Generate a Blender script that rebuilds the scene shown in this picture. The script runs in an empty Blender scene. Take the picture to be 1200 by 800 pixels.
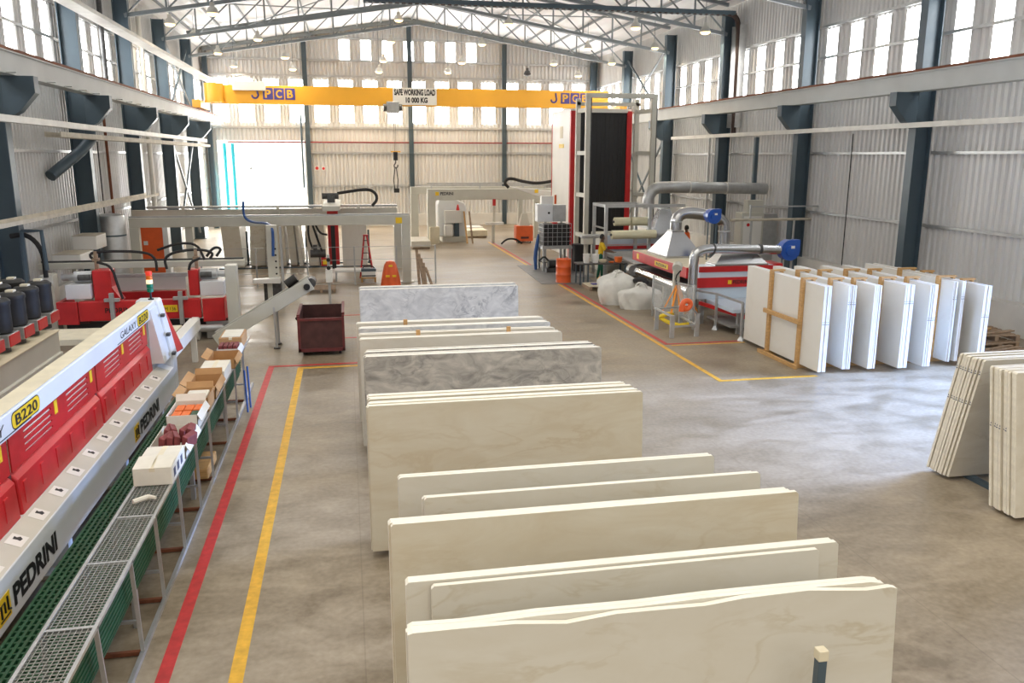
import bpy, bmesh, math, random
from mathutils import Vector, Matrix
SC = bpy.context.scene
COL = SC.collection
PI = math.pi
rnd = random.Random(7)

# ------------------------------------------------------------------ camera, light, exposure
FPX, PITCH, YAW, ROLL, CAMZ = 971.03, 0.219681, 0.195033, 0.00178, 4.7
cp, sp, cy, sy = math.cos(PITCH), math.sin(PITCH), math.cos(YAW), math.sin(YAW)
FW = Vector((sy*cp, cy*cp, -sp)); RT = Vector((cy, -sy, 0)); UP = RT.cross(FW)
cr, sr = math.cos(ROLL), math.sin(ROLL)
RT, UP = cr*RT+sr*UP, -sr*RT+cr*UP
cam = bpy.data.cameras.new('camera'); camo = bpy.data.objects.new('camera', cam); COL.objects.link(camo)
cam.sensor_width = 36.0; cam.lens = FPX/1200*36.0; cam.clip_end = 300
camo.matrix_world = Matrix(((RT.x, UP.x, -FW.x, 0), (RT.y, UP.y, -FW.y, 0), (RT.z, UP.z, -FW.z, CAMZ), (0, 0, 0, 1)))
SC.camera = camo
SC.view_settings.view_transform = 'Standard'; SC.view_settings.look = 'None'
SC.view_settings.gamma = 1.0; SC.view_settings.use_curve_mapping = False
SC.view_settings.exposure = 0.08
WORLD_STRENGTH, WINDOW_STRENGTH, LAMP_W, DOOR_W = 1.0, 7.5, 380.0, 1500.0
wd = bpy.data.worlds.new('daylight'); SC.world = wd; wd.use_nodes = True
bg = wd.node_tree.nodes['Background']; bg.inputs[1].default_value = WORLD_STRENGTH
wn, wl = wd.node_tree.nodes, wd.node_tree.links            # bright overcast sky: brighter overhead than at the horizon
wtc = wn.new('ShaderNodeTexCoord'); wsx = wn.new('ShaderNodeSeparateXYZ'); wr = wn.new('ShaderNodeValToRGB')
wr.color_ramp.elements[0].position = 0.0; wr.color_ramp.elements[0].color = (0.44, 0.41, 0.375, 1)
wr.color_ramp.elements[1].position = 0.9; wr.color_ramp.elements[1].color = (2.2, 2.08, 1.86, 1)
wl.new(wtc.outputs['Generated'], wsx.inputs[0]); wl.new(wsx.outputs['Z'], wr.inputs[0]); wl.new(wr.outputs[0], bg.inputs[0])
def area(name, loc, direction, sx, sy_, watts, colr, spread=180):
    l = bpy.data.lights.new(name, 'AREA'); l.shape = 'RECTANGLE'; l.size = sx; l.size_y = sy_
    l.energy = watts; l.color = colr; l.spread = math.radians(spread)
    o = bpy.data.objects.new(name, l); COL.objects.link(o); o.location = loc
    o.rotation_euler = Vector(direction).to_track_quat('-Z', 'Y').to_euler()
    return o
# daylight coming in through the open side door (right) and the door at the far left
area('side_door_daylight', (17.5, 13.2, 2.4), (-1, -0.04, -0.42), 4.4, 4.6, DOOR_W, (0.34, 0.53, 1.0), 72)
area('far_door_daylight', (-5.4, 58.0, 2.9), (0.1, -1, -0.15), 5.2, 5.4, 1200, (1, 0.98, 0.94), 150)

def at(px, py, Y):
    d = FW*FPX + RT*(px-600) - UP*(py-400)
    return Vector((0, 0, CAMZ)) + d*(Y/d.y)

# ------------------------------------------------------------------ materials
def nodes_of(m): return m.node_tree.nodes, m.node_tree.links
def mat(name, col, rough=0.5, metal=0.0, var=0.0, scale=6.0, spec=None, stretch=(1, 1, 1), bump=0.0):
    m = bpy.data.materials.new(name); m.use_nodes = True
    n, l = nodes_of(m); b = n['Principled BSDF']
    b.inputs['Base Color'].default_value = (*col, 1); b.inputs['Roughness'].default_value = rough
    b.inputs['Metallic'].default_value = metal
    if spec is not None: b.inputs['Specular IOR Level'].default_value = spec
    if var > 0 or bump > 0:
        tc = n.new('ShaderNodeTexCoord'); mp = n.new('ShaderNodeMapping'); mp.inputs['Scale'].default_value = stretch
        nz = n.new('ShaderNodeTexNoise'); nz.inputs['Scale'].default_value = scale; nz.inputs['Detail'].default_value = 5
        l.new(tc.outputs['Object'], mp.inputs[0]); l.new(mp.outputs[0], nz.inputs['Vector'])
        r = n.new('ShaderNodeValToRGB'); r.color_ramp.elements[0].position = 0.3; r.color_ramp.elements[1].position = 0.7
        r.color_ramp.elements[0].color = (*[c*(1-var) for c in col], 1)
        r.color_ramp.elements[1].color = (*[min(1, c*(1+var*0.6)) for c in col], 1)
        l.new(nz.outputs['Fac'], r.inputs[0]); l.new(r.outputs[0], b.inputs['Base Color'])
        if bump > 0:
            bp = n.new('ShaderNodeBump'); bp.inputs['Strength'].default_value = bump; bp.inputs['Distance'].default_value = 0.02
            l.new(nz.outputs['Fac'], bp.inputs['Height']); l.new(bp.outputs[0], b.inputs['Normal'])
    return m
def emis(name, col, s):
    m = bpy.data.materials.new(name); m.use_nodes = True
    b = m.node_tree.nodes['Principled BSDF']; b.inputs['Base Color'].default_value = (*col, 1)
    b.inputs['Emission Color'].default_value = (*col, 1); b.inputs['Emission Strength'].default_value = s
    return m
def marble(name, base, vein, amount, scale, warp=1.0, rough=0.32, seed=0.0, stretch=(1, 1, 1), soft=0.0):
    """soft clouding plus thin diagonal veins; 'soft' is how strongly the clouding itself turns to the vein colour"""
    m = bpy.data.materials.new(name); m.use_nodes = True
    n, l = nodes_of(m); b = n['Principled BSDF']; b.inputs['Roughness'].default_value = rough
    tc = n.new('ShaderNodeTexCoord'); oi = n.new('ShaderNodeObjectInfo')
    ad = n.new('ShaderNodeVectorMath'); ad.operation = 'MULTIPLY_ADD'
    cx = n.new('ShaderNodeCombineXYZ')
    for k in range(3): l.new(oi.outputs['Random'], cx.inputs[k])
    ad.inputs[1].default_value = (37, 19, 53)
    mp = n.new('ShaderNodeMapping'); mp.inputs['Scale'].default_value = stretch; mp.inputs['Rotation'].default_value = (0.2, 0.55, 0)
    l.new(tc.outputs['Object'], mp.inputs[0])
    l.new(cx.outputs[0], ad.inputs[0]); l.new(mp.outputs[0], ad.inputs[2])
    def noise(sc, det, dist, rg=0.6):
        z = n.new('ShaderNodeTexNoise'); z.inputs['Scale'].default_value = sc; z.inputs['Detail'].default_value = det
        z.inputs['Distortion'].default_value = dist; z.inputs['Roughness'].default_value = rg; l.new(ad.outputs[0], z.inputs['Vector']); return z
    cloud = noise(scale, 9, warp, 0.62); line = noise(scale*0.8, 5, warp*0.7, 0.55); mask = noise(scale*0.5, 2, 0.3)
    c2 = n.new('ShaderNodeMapRange'); c2.inputs[1].default_value = 0.35; c2.inputs[2].default_value = 0.68; c2.inputs[4].default_value = soft
    l.new(cloud.outputs['Fac'], c2.inputs[0])
    r = n.new('ShaderNodeValToRGB'); e = r.color_ramp.elements
    e[0].position = 0.465; e[0].color = (0, 0, 0, 1); e[1].position = 0.535; e[1].color = (0, 0, 0, 1)
    v = e.new(0.50); v.color = (amount, amount, amount, 1); l.new(line.outputs['Fac'], r.inputs[0])
    mk = n.new('ShaderNodeMapRange'); mk.inputs[1].default_value = 0.45; mk.inputs[2].default_value = 0.7; l.new(mask.outputs['Fac'], mk.inputs[0])
    vm = n.new('ShaderNodeMath'); vm.operation = 'MULTIPLY'; l.new(r.outputs[0], vm.inputs[0]); l.new(mk.outputs[0], vm.inputs[1])
    mx1 = n.new('ShaderNodeMix'); mx1.data_type = 'RGBA'; mx1.inputs[6].default_value = (*base, 1); mx1.inputs[7].default_value = (*vein, 1); l.new(c2.outputs[0], mx1.inputs[0])
    mx2 = n.new('ShaderNodeMix'); mx2.data_type = 'RGBA'; mx2.inputs[7].default_value = (*vein, 1); l.new(mx1.outputs[2], mx2.inputs[6]); l.new(vm.outputs[0], mx2.inputs[0])
    l.new(mx2.outputs[2], b.inputs['Base Color'])
    return m
def floor_mat():
    m = bpy.data.materials.new('polished_concrete'); m.use_nodes = True
    n, l = nodes_of(m); b = n['Principled BSDF']
    tc = n.new('ShaderNodeTexCoord')
    def noise(s, d=6, dist=0.0, st=(1, 1, 1)):
        mp = n.new('ShaderNodeMapping'); mp.inputs['Scale'].default_value = st; l.new(tc.outputs['Object'], mp.inputs[0])
        z = n.new('ShaderNodeTexNoise'); z.inputs['Scale'].default_value = s; z.inputs['Detail'].default_value = d
        z.inputs['Distortion'].default_value = dist; l.new(mp.outputs[0], z.inputs['Vector']); return z
    big = noise(0.28, 5, 0.6, (0.6, 1, 1)); mid = noise(1.5, 10, 1.0, (0.7, 1.4, 1)); fine = noise(14, 6)
    r = n.new('ShaderNodeValToRGB'); e = r.color_ramp.elements
    e[0].position = 0.37; e[0].color = (0.165, 0.127, 0.08, 1); e[1].position = 0.63; e[1].color = (0.42, 0.352, 0.262, 1)
    a1 = n.new('ShaderNodeMath'); a1.operation = 'MULTIPLY_ADD'; a1.inputs[1].default_value = 0.40
    a2 = n.new('ShaderNodeMath'); a2.operation = 'MULTIPLY_ADD'; a2.inputs[1].default_value = 0.40
    a3 = n.new('ShaderNodeMath'); a3.operation = 'MULTIPLY'; a3.inputs[1].default_value = 0.18
    l.new(fine.outputs['Fac'], a3.inputs[0]); l.new(mid.outputs['Fac'], a2.inputs[0]); l.new(a3.outputs[0], a2.inputs[2])
    l.new(big.outputs['Fac'], a1.inputs[0]); l.new(a2.outputs[0], a1.inputs[2]); l.new(a1.outputs[0], r.inputs[0])
    # sawn joints every six metres
    bt = n.new('ShaderNodeTexBrick'); bt.offset = 0; bt.inputs['Scale'].default_value = 1
    bt.inputs['Brick Width'].default_value = 5.9; bt.inputs['Row Height'].default_value = 5.3; bt.inputs['Mortar Size'].default_value = 0.008
    bt.inputs['Color1'].default_value = (1, 1, 1, 1); bt.inputs['Color2'].default_value = (0.93, 0.93, 0.93, 1); bt.inputs['Mortar'].default_value = (0.84, 0.83, 0.82, 1)
    l.new(tc.outputs['Object'], bt.inputs['Vector'])
    mx = n.new('ShaderNodeMix'); mx.data_type = 'RGBA'; mx.blend_type = 'MULTIPLY'; mx.inputs[0].default_value = 1
    l.new(r.outputs[0], mx.inputs[6]); l.new(bt.outputs['Color'], mx.inputs[7]); l.new(mx.outputs[2], b.inputs['Base Color'])
    rr = n.new('ShaderNodeMapRange'); rr.inputs[1].default_value = 0.3; rr.inputs[2].default_value = 0.7
    rr.inputs[3].default_value = 0.30; rr.inputs[4].default_value = 0.55
    l.new(mid.outputs['Fac'], rr.inputs[0]); l.new(rr.outputs[0], b.inputs['Roughness'])
    bp = n.new('ShaderNodeBump'); bp.inputs['Strength'].default_value = 0.08; l.new(fine.outputs['Fac'], bp.inputs['Height']); l.new(bp.outputs[0], b.inputs['Normal'])
    return m
M = dict(
    floor=floor_mat(),
    sheet=mat('galvanised_sheet', (0.66, 0.66, 0.65), 0.45, 0.12, 0.08, 0.5, stretch=(1, 3, 0.3)),
    roof=mat('white_roof_lining', (0.86, 0.87, 0.88), 0.45, 0.0, 0.06, 0.8),
    window=emis('translucent_daylight_panel', (1.0, 1.0, 1.0), WINDOW_STRENGTH),
    doorlight=emis('sunlit_translucent_sheet', (1.0, 0.99, 0.97), 1.05),
    dado=mat('painted_plinth', (0.66, 0.65, 0.62), 0.7, 0, 0.08, 1.5),
    steel=mat('blue_grey_paint', (0.066, 0.100, 0.125), 0.42, 0.0, 0.12, 1.2),
    truss=mat('grey_truss_paint', (0.22, 0.25, 0.265), 0.45, 0, 0.1, 2),
    girder=mat('grey_girder_paint', (0.50, 0.52, 0.51), 0.5, 0, 0.08, 1.0),
    rust=mat('rusty_rail', (0.22, 0.075, 0.035), 0.7, 0.2, 0.3, 6),
    galv=mat('galvanised_steel', (0.50, 0.51, 0.51), 0.38, 0.6, 0.12, 5),
    chrome=mat('shiny_duct_metal', (0.52, 0.53, 0.54), 0.22, 1.0, 0.05, 2),
    tray=mat('pale_tray_metal', (0.72, 0.71, 0.66), 0.5, 0.1, 0.12, 2),
    dustytray=mat('dusty_tray_metal', (0.55, 0.50, 0.40), 0.7, 0.0, 0.2, 3),
    cream=mat('grey_cream_machine_paint', (0.58, 0.57, 0.50), 0.45, 0, 0.06, 2),
    creamtop=mat('dusty_cream_surface', (0.74, 0.67, 0.50), 0.6, 0, 0.10, 4),
    white=mat('white_machine_paint', (0.76, 0.78, 0.80), 0.35, 0, 0.05, 1.5),
    offwhite=mat('offwhite_panel', (0.80, 0.79, 0.75), 0.4, 0, 0.04, 1),
    red=mat('red_machine_paint', (0.58, 0.022, 0.025), 0.33, 0, 0.14, 3),
    darkred=mat('dark_red_bin_paint', (0.085, 0.03, 0.027), 0.6, 0, 0.3, 5),
    binred=mat('red_bin_rim', (0.16, 0.03, 0.03), 0.55, 0, 0.25, 6),
    orange=mat('orange_paint', (0.80, 0.13, 0.03), 0.4, 0, 0.08, 4),
    craneyellow=mat('crane_yellow', (0.83, 0.42, 0.035), 0.4, 0, 0.05, 0.8),
    yellow=mat('yellow_sticker', (0.90, 0.60, 0.02), 0.4),
    lineyellow=mat('yellow_line_paint', (0.72, 0.40, 0.03), 0.5, 0, 0.22, 9),
    linered=mat('red_line_paint', (0.52, 0.035, 0.035), 0.5, 0, 0.22, 9),
    black=mat('black_paint', (0.012, 0.012, 0.014), 0.5),
    rubber=mat('black_rubber', (0.02, 0.02, 0.021), 0.65),
    motor=mat('dark_motor_paint', (0.02, 0.019, 0.017), 0.6, 0.0, 0.3, 8),
    darkmetal=mat('dark_machine_metal', (0.10, 0.10, 0.10), 0.5, 0.5, 0.3, 10),
    meshwire=mat('dull_wire', (0.36, 0.36, 0.34), 0.5, 0.3),
    green=mat('green_plastic_grating', (0.012, 0.075, 0.03), 0.5, 0, 0.2, 7),
    wood=mat('pine_timber', (0.55, 0.32, 0.12), 0.65, 0, 0.2, 9, stretch=(1, 1, 6)),
    oldwood=mat('weathered_timber', (0.34, 0.24, 0.16), 0.75, 0, 0.3, 8),
    card=mat('brown_cardboard', (0.46, 0.26, 0.11), 0.8, 0, 0.1, 6),
    whitecard=mat('white_cardboard', (0.74, 0.71, 0.62), 0.7, 0, 0.06, 6),
    blue=mat('blue_fan_paint', (0.012, 0.085, 0.42), 0.35, 0, 0.1, 5),
    hose_blue=mat('blue_hose', (0.03, 0.10, 0.32), 0.45),
    turq=mat('turquoise_pipe', (0.03, 0.48, 0.62), 0.4),
    maroon=mat('maroon_pads', (0.20, 0.04, 0.04), 0.7, 0, 0.3, 12),
    pack_orange=mat('orange_packet', (0.80, 0.17, 0.03), 0.5, 0, 0.2, 15),
    bag=mat('white_woven_bag', (0.72, 0.71, 0.66), 0.75, 0, 0.10, 4, bump=0.4),
    strap=mat('orange_sling', (0.85, 0.30, 0.03), 0.65, 0, 0.15, 12),
    yellowstrap=mat('yellow_sling', (0.85, 0.62, 0.03), 0.65, 0, 0.15, 12),
    beigeroll=mat('cream_film_roll', (0.78, 0.74, 0.52), 0.5, 0, 0.05, 3),
    bluewhite=mat('pale_blue_panel', (0.60, 0.70, 0.80), 0.35),
    matgrey=mat('grey_floor_plate', (0.23, 0.23, 0.23), 0.6, 0.2, 0.15, 3),
    marker=mat('black_marker_ink', (0.06, 0.07, 0.12), 0.7),
    purple=mat('purple_logo_blue', (0.06, 0.05, 0.26), 0.4),
    skin=mat('dark_skin', (0.13, 0.07, 0.045), 0.5), hair=mat('black_hair', (0.01, 0.01, 0.01), 0.6),
    shirt_y=mat('yellow_shirt', (0.80, 0.52, 0.02), 0.8), trouser_g=mat('green_work_trousers', (0.012, 0.12, 0.07), 0.8),
    shirt_o=mat('orange_work_shirt', (0.85, 0.14, 0.02), 0.8), shoe=mat('dark_boot', (0.02, 0.02, 0.02), 0.6),
    lamp=emis('glowing_lamp', (1.0, 0.68, 0.30), 5.0), lampshade=mat('pale_lamp_shade', (0.62, 0.62, 0.58), 0.4, 0.3),
    lampdark=mat('dark_lamp_shade', (0.05, 0.05, 0.05), 0.5),
    sig_red=emis('red_signal_lens', (0.8, 0.05, 0.02), 0.35), sig_green=mat('green_signal_lens', (0.0, 0.18, 0.10), 0.3),
    sig_white=emis('lit_amber_lens', (1.0, 0.75, 0.45), 1.0), sig_orange=mat('orange_signal_lens', (0.85, 0.2, 0.02), 0.3),
    m_cream=marble('cream_marble', (0.65, 0.60, 0.48), (0.50, 0.40, 0.25), 0.45, 1.5, 0.9, stretch=(0.7, 1, 2.2), soft=0.45),
    m_white=marble('white_marble', (0.64, 0.61, 0.53), (0.48, 0.41, 0.28), 0.7, 1.6, 1.0, stretch=(0.8, 1, 2.0), soft=0.22),
    m_grey=marble('grey_swirled_marble', (0.58, 0.54, 0.475), (0.15, 0.145, 0.135), 0.6, 2.6, 1.3, stretch=(0.9, 1, 1.7), soft=0.78),
    m_pale=marble('pale_grey_marble', (0.70, 0.685, 0.64), (0.27, 0.27, 0.265), 0.9, 2.6, 1.6, stretch=(1, 1, 1.3), soft=0.55),
    m_edge=mat('sawn_marble_edge', (0.86, 0.82, 0.71), 0.6, 0, 0.05, 5),
    m_pack=marble('bright_white_marble', (0.76, 0.74, 0.68), (0.66, 0.62, 0.54), 0.4, 0.9, 0.8, soft=0.3),
    m_packedge=mat('bright_sawn_edge', (0.80, 0.81, 0.82), 0.55, 0, 0.04, 6),
    m_beige=marble('beige_marble', (0.70, 0.65, 0.54), (0.48, 0.40, 0.27), 0.5, 1.5, 1.0, stretch=(0.8, 1, 1.8), soft=0.4),
    m_beigeedge=mat('beige_sawn_edge', (0.80, 0.74, 0.60), 0.65, 0, 0.12, 14),
)
def glassy():
    m = bpy.data.materials.new('clear_guard_glass'); m.use_nodes = True
    n, l = nodes_of(m); b = n['Principled BSDF']; b.inputs['Base Color'].default_value = (0.8, 0.84, 0.84, 1); b.inputs['Roughness'].default_value = 0.1
    b.inputs['Alpha'].default_value = 0.28
    return m
M['glass'] = glassy()

# ------------------------------------------------------------------ builders
ORG = {}
class B:
    def __init__(s): s.v = []; s.f = []; s.mi = []
    def add(s, vs, fs, mi=0):
        o = len(s.v); s.v += [Vector(v) for v in vs]
        for f in fs: s.f.append([o+i for i in f]); s.mi.append(mi)
        return s
    def box(s, x0, x1, y0, y1, z0, z1, mi=0, R=None, piv=None):
        vs = [Vector((x, y, z)) for x in (x0, x1) for y in (y0, y1) for z in (z0, z1)]
        if R is not None:
            c = Vector(piv) if piv is not None else Vector(((x0+x1)/2, (y0+y1)/2, (z0+z1)/2))
            vs = [c+R @ (v-c) for v in vs]
        return s.add(vs, [(0, 1, 3, 2), (4, 6, 7, 5), (0, 4, 5, 1), (2, 3, 7, 6), (0, 2, 6, 4), (1, 5, 7, 3)], mi)
    def bar(s, p, q, w, h=None, mi=0, up=(0, 0, 1)):
        h = h or w; p = Vector(p); q = Vector(q); d = (q-p).normalized(); u = Vector(up)
        if abs(d.dot(u)) > 0.98: u = Vector((0, 1, 0))
        a = d.cross(u).normalized()*(w/2); b = a.cross(d).normalized()*(h/2)
        vs = [p-a-b, p+a-b, p+a+b, p-a+b, q-a-b, q+a-b, q+a+b, q-a+b]
        return s.add(vs, [(0, 1, 2, 3), (4, 7, 6, 5), (0, 4, 5, 1), (1, 5, 6, 2), (2, 6, 7, 3), (3, 7, 4, 0)], mi)
    def cyl(s, p, q, r, r2=None, n=16, mi=0, cap=True):
        r2 = r if r2 is None else r2; p = Vector(p); q = Vector(q); d = (q-p).normalized()
        u = Vector((0, 0, 1)) if abs(d.z) < 0.95 else Vector((1, 0, 0))
        a = d.cross(u).normalized(); b = d.cross(a)
        vs = []
        for c, rr in ((p, r), (q, r2)):
            vs += [c+(a*math.cos(2*PI*k/n)+b*math.sin(2*PI*k/n))*rr for k in range(n)]
        fs = [(k, (k+1) % n, n+(k+1) % n, n+k) for k in range(n)]
        if cap: fs += [tuple(range(n-1, -1, -1)), tuple(range(n, 2*n))]
        return s.add(vs, fs, mi)
    def tube(s, pts, r, n=10, mi=0, smooth=0):
        pts = [Vector(p) for p in pts]; rs = list(r) if isinstance(r, (list, tuple)) else [r]*len(pts)
        for _ in range(smooth):
            o = [pts[0]]; ro = [rs[0]]
            for a, b, ra, rb in zip(pts[:-1], pts[1:], rs[:-1], rs[1:]): o += [a*0.75+b*0.25, a*0.25+b*0.75]; ro += [ra*0.75+rb*0.25, ra*0.25+rb*0.75]
            pts = o+[pts[-1]]; rs = ro+[rs[-1]]
        vs = []; prev = None
        for i, p in enumerate(pts):
            d = (pts[min(i+1, len(pts)-1)]-pts[max(i-1, 0)]).normalized()
            if prev is None:
                u = Vector((0, 0, 1)) if abs(d.z) < 0.9 else Vector((1, 0, 0)); a = d.cross(u).normalized()
            else: a = (prev-d*prev.dot(d)).normalized()
            prev = a; b = d.cross(a)
            vs += [p+(a*math.cos(2*PI*k/n)+b*math.sin(2*PI*k/n))*rs[i] for k in range(n)]
        m = len(pts); fs = []
        for i in range(m-1):
            fs += [(i*n+k, i*n+(k+1) % n, (i+1)*n+(k+1) % n, (i+1)*n+k) for k in range(n)]
        fs += [tuple(range(n-1, -1, -1)), tuple(range((m-1)*n, m*n))]
        return s.add(vs, fs, mi)
    def lathe(s, c, prof, n=20, mi=0):
        c = Vector(c); vs = []; m = len(prof)
        for r, z in prof: vs += [c+Vector((r*math.cos(2*PI*k/n), r*math.sin(2*PI*k/n), z)) for k in range(n)]
        fs = [(i*n+k, i*n+(k+1) % n, (i+1)*n+(k+1) % n, (i+1)*n+k) for i in range(m-1) for k in range(n)]
        fs += [tuple(range(n-1, -1, -1)), tuple(range((m-1)*n, m*n))]
        return s.add(vs, fs, mi)
    def prism(s, poly, axis, t0, t1, mi=0, side=None):
        # poly in the two other axes (x,z for 'y'; y,z for 'x'; x,y for 'z')
        def P(a, b, t): return {'y': (a, t, b), 'x': (t, a, b), 'z': (a, b, t)}[axis]
        n = len(poly); vs = [P(a, b, t0) for a, b in poly]+[P(a, b, t1) for a, b in poly]
        s.add(vs, [tuple(range(n)), tuple(range(2*n-1, n-1, -1))], mi)
        o = len(s.v)-2*n
        for k in range(n):
            s.f.append([o+k, o+n+k, o+n+(k+1) % n, o+(k+1) % n]); s.mi.append(mi if side is None else side)
        return s
    def frustum(s, a0, a1, mi=0):
        # two rectangles (x0,x1,y0,y1,z)
        vs = []
        for x0, x1, y0, y1, z in (a0, a1): vs += [(x0, y0, z), (x1, y0, z), (x1, y1, z), (x0, y1, z)]
        return s.add(vs, [(3, 2, 1, 0), (4, 5, 6, 7), (0, 1, 5, 4), (1, 2, 6, 5), (2, 3, 7, 6), (3, 0, 4, 7)], mi)
    def rot(s, ang, piv, axis='Z', i0=0):
        R = Matrix.Rotation(ang, 3, axis); c = Vector(piv)
        s.v[i0:] = [c+R @ (v-c) for v in s.v[i0:]]; return s
    def obj(s, name, m, parent=None, smooth=False, bev=0.0, kind=None, org=None):
        ms = m if isinstance(m, (list, tuple)) else [m]
        me = bpy.data.meshes.new(name)
        if parent is not None: o0 = ORG[parent.name]
        elif org is not None: o0 = Vector(org)
        elif kind == 'structure': o0 = Vector((0, 0, 0))
        else:
            xs = [v.x for v in s.v]; ys = [v.y for v in s.v]; zs = [v.z for v in s.v]
            o0 = Vector(((min(xs)+max(xs))/2, (min(ys)+max(ys))/2, min(zs)))
        me.from_pydata([v-o0 for v in s.v], [], s.f)
        for x in ms: me.materials.append(M[x] if isinstance(x, str) else x)
        me.polygons.foreach_set('material_index', s.mi)
        bm = bmesh.new(); bm.from_mesh(me); bmesh.ops.recalc_face_normals(bm, faces=bm.faces); bm.to_mesh(me); bm.free()
        if smooth:
            me.polygons.foreach_set('use_smooth', [True]*len(me.polygons)); me.set_sharp_from_angle(angle=math.radians(40))
        o = bpy.data.objects.new(name, me); COL.objects.link(o); ORG[o.name] = o0
        if parent is not None: o.parent = parent
        else: o.location = o0
        if bev > 0:
            b = o.modifiers.new('bevel', 'BEVEL'); b.width = bev; b.segments = 2; b.limit_method = 'ANGLE'; b.angle_limit = math.radians(50)
        if kind: o['kind'] = kind
        return o
def tag(o, label, cat, group=None):
    o['label'] = label; o['category'] = cat
    if group: o['group'] = group
    return o
def thing(name, label, cat, loc, group=None):
    o = bpy.data.objects.new(name, None); COL.objects.link(o); o.location = loc; o.empty_display_size = 0.2
    ORG[o.name] = Vector(loc); return tag(o, label, cat, group)
def dup(root, loc, label=None, rz=None):
    r = root.copy(); COL.objects.link(r); r.location = loc; ORG[r.name] = Vector(loc)
    if rz is not None: r.rotation_euler = (0, 0, rz)
    if label: r['label'] = label
    for ch in list(root.children):
        c = ch.copy(); COL.objects.link(c); c.parent = r; c.matrix_parent_inverse = ch.matrix_parent_inverse.copy()
        for g in list(ch.children):
            d = g.copy(); COL.objects.link(d); d.parent = c; d.matrix_parent_inverse = g.matrix_parent_inverse.copy()
    return r
def text(name, body, parent, m, o, ax, ay, w, h, depth=0.004, bold=0.0, shear=0.0):
    """lettering whose box starts at o, runs w along ax and h along ay"""
    cu = bpy.data.curves.new(name, 'FONT'); cu.body = body; cu.size = 1; cu.offset = bold; cu.shear = shear; cu.extrude = 0.0; cu.resolution_u = 3
    t = bpy.data.objects.new('tmp', cu); COL.objects.link(t); bpy.context.view_layer.update()
    me = bpy.data.meshes.new_from_object(t.evaluated_get(bpy.context.evaluated_depsgraph_get()))
    bpy.data.objects.remove(t); bpy.data.curves.remove(cu)
    xs = [v.co.x for v in me.vertices]; ys = [v.co.y for v in me.vertices]
    ax = Vector(ax); ay = Vector(ay); nz = ax.cross(ay); o = Vector(o)-ORG[parent.name]
    x0, x1, y0, y1 = min(xs), max(xs), min(ys), max(ys)
    for v in me.vertices:
        v.co = o+ax*((v.co.x-x0)/(x1-x0)*w)+ay*((v.co.y-y0)/(y1-y0)*h)+nz*depth
    me.materials.clear(); me.materials.append(M[m])
    ob = bpy.data.objects.new(name, me); COL.objects.link(ob); ob.parent = parent; ORG[ob.name] = ORG[parent.name]
    return ob
ORD = ['first', 'second', 'third', 'fourth', 'fifth', 'sixth', 'seventh', 'eighth', 'ninth', 'tenth', 'eleventh', 'twelfth', 'thirteenth', 'fourteenth', 'fifteenth', 'sixteenth', 'seventeenth', 'eighteenth', 'nineteenth', 'twentieth']

# ------------------------------------------------------------------ room shell
XL, XR, YF, RIDGE = -8.95, 17.8, 58.6, 4.45
def zroof(x): return 13.65-abs(x-RIDGE)*0.163
B().box(-9.6, 18.4, -4, 59.2, -0.3, 0).obj('floor', 'floor', kind='structure')
def corr_y(b, x, y0, y1, z0, z1, pitch=0.25, d=0.06, zf=None):
    ys = []; y = y0; n = max(1, round((y1-y0)/pitch)); p = (y1-y0)/n
    for k in range(n):
        a = y0+k*p; ys += [(a, 0), (a+p*0.35, 0), (a+p*0.5, d), (a+p*0.85, d)]
    ys.append((y1, 0)); vs = []; fs = []
    for yy, dd in ys: vs += [(x+dd, yy, z0), (x+dd, yy, z1 if zf is None else zf(yy))]
    for k in range(len(ys)-1): fs.append((2*k, 2*k+2, 2*k+3, 2*k+1))
    b.add(vs, fs)
def corr_x(b, y, x0, x1, z0, z1=None, zf=None, pitch=0.26, d=0.09):
    n = max(1, round((x1-x0)/pitch)); p = (x1-x0)/n; xs = []
    for k in range(n):
        a = x0+k*p; xs += [(a, 0), (a+p*0.35, 0), (a+p*0.5, d), (a+p*0.85, d)]
    xs.append((x1, 0)); vs = []; fs = []
    for xx, dd in xs: vs += [(xx, y+dd, z0), (xx, y+dd, z1 if zf is None else zf(xx))]
    for k in range(len(xs)-1): fs.append((2*k, 2*k+2, 2*k+3, 2*k+1))
    b.add(vs, fs)
nwin = 0
def window(b):
    global nwin
    nwin += 1; return b.obj('window_%d' % nwin, 'window', kind='structure')
BAYS = [2.0, 9.0, 16.2, 23.2, 30.0, 37.0, 44.0, 51.0, 58.6]
def side_wall(x, name, sign, dooryz=None):
    b = B(); zt = zroof(x)
    for a, c in zip(BAYS[:-1], BAYS[1:]):
        lo = 0.8
        if dooryz and abs(a-dooryz[0]) < 0.1:
            y0, y1, zd = dooryz[1:]
            corr_y(b, x, a, y0, lo, 7.15); corr_y(b, x, y1, c, lo, 7.15); corr_y(b, x, y0, y1, zd, 7.15)
        else: corr_y(b, x, a, c, lo, 7.15)
        corr_y(b, x, a, c, 9.3, zt)
        w = 0.70; pit = (c-a)/4.5; prev = a
        for k in range(4):
            y = a+pit*(k+1.2)-w/2-0.25
            corr_y(b, x, prev, y, 7.15, 9.3)
            wb = B(); corr_y(wb, x, y, y+w, 7.15, 9.3); window(wb)
            prev = y+w
        corr_y(b, x, prev, c, 7.15, 9.3)
    return b.obj(name, 'sheet', kind='structure')
side_wall(XR, 'wall_right', 1, (9.0, 10.9, 15.5, 5.0))
side_wall(XL, 'wall_left', -1, (51.0, 53.3, 57.4, 5.3))
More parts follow.
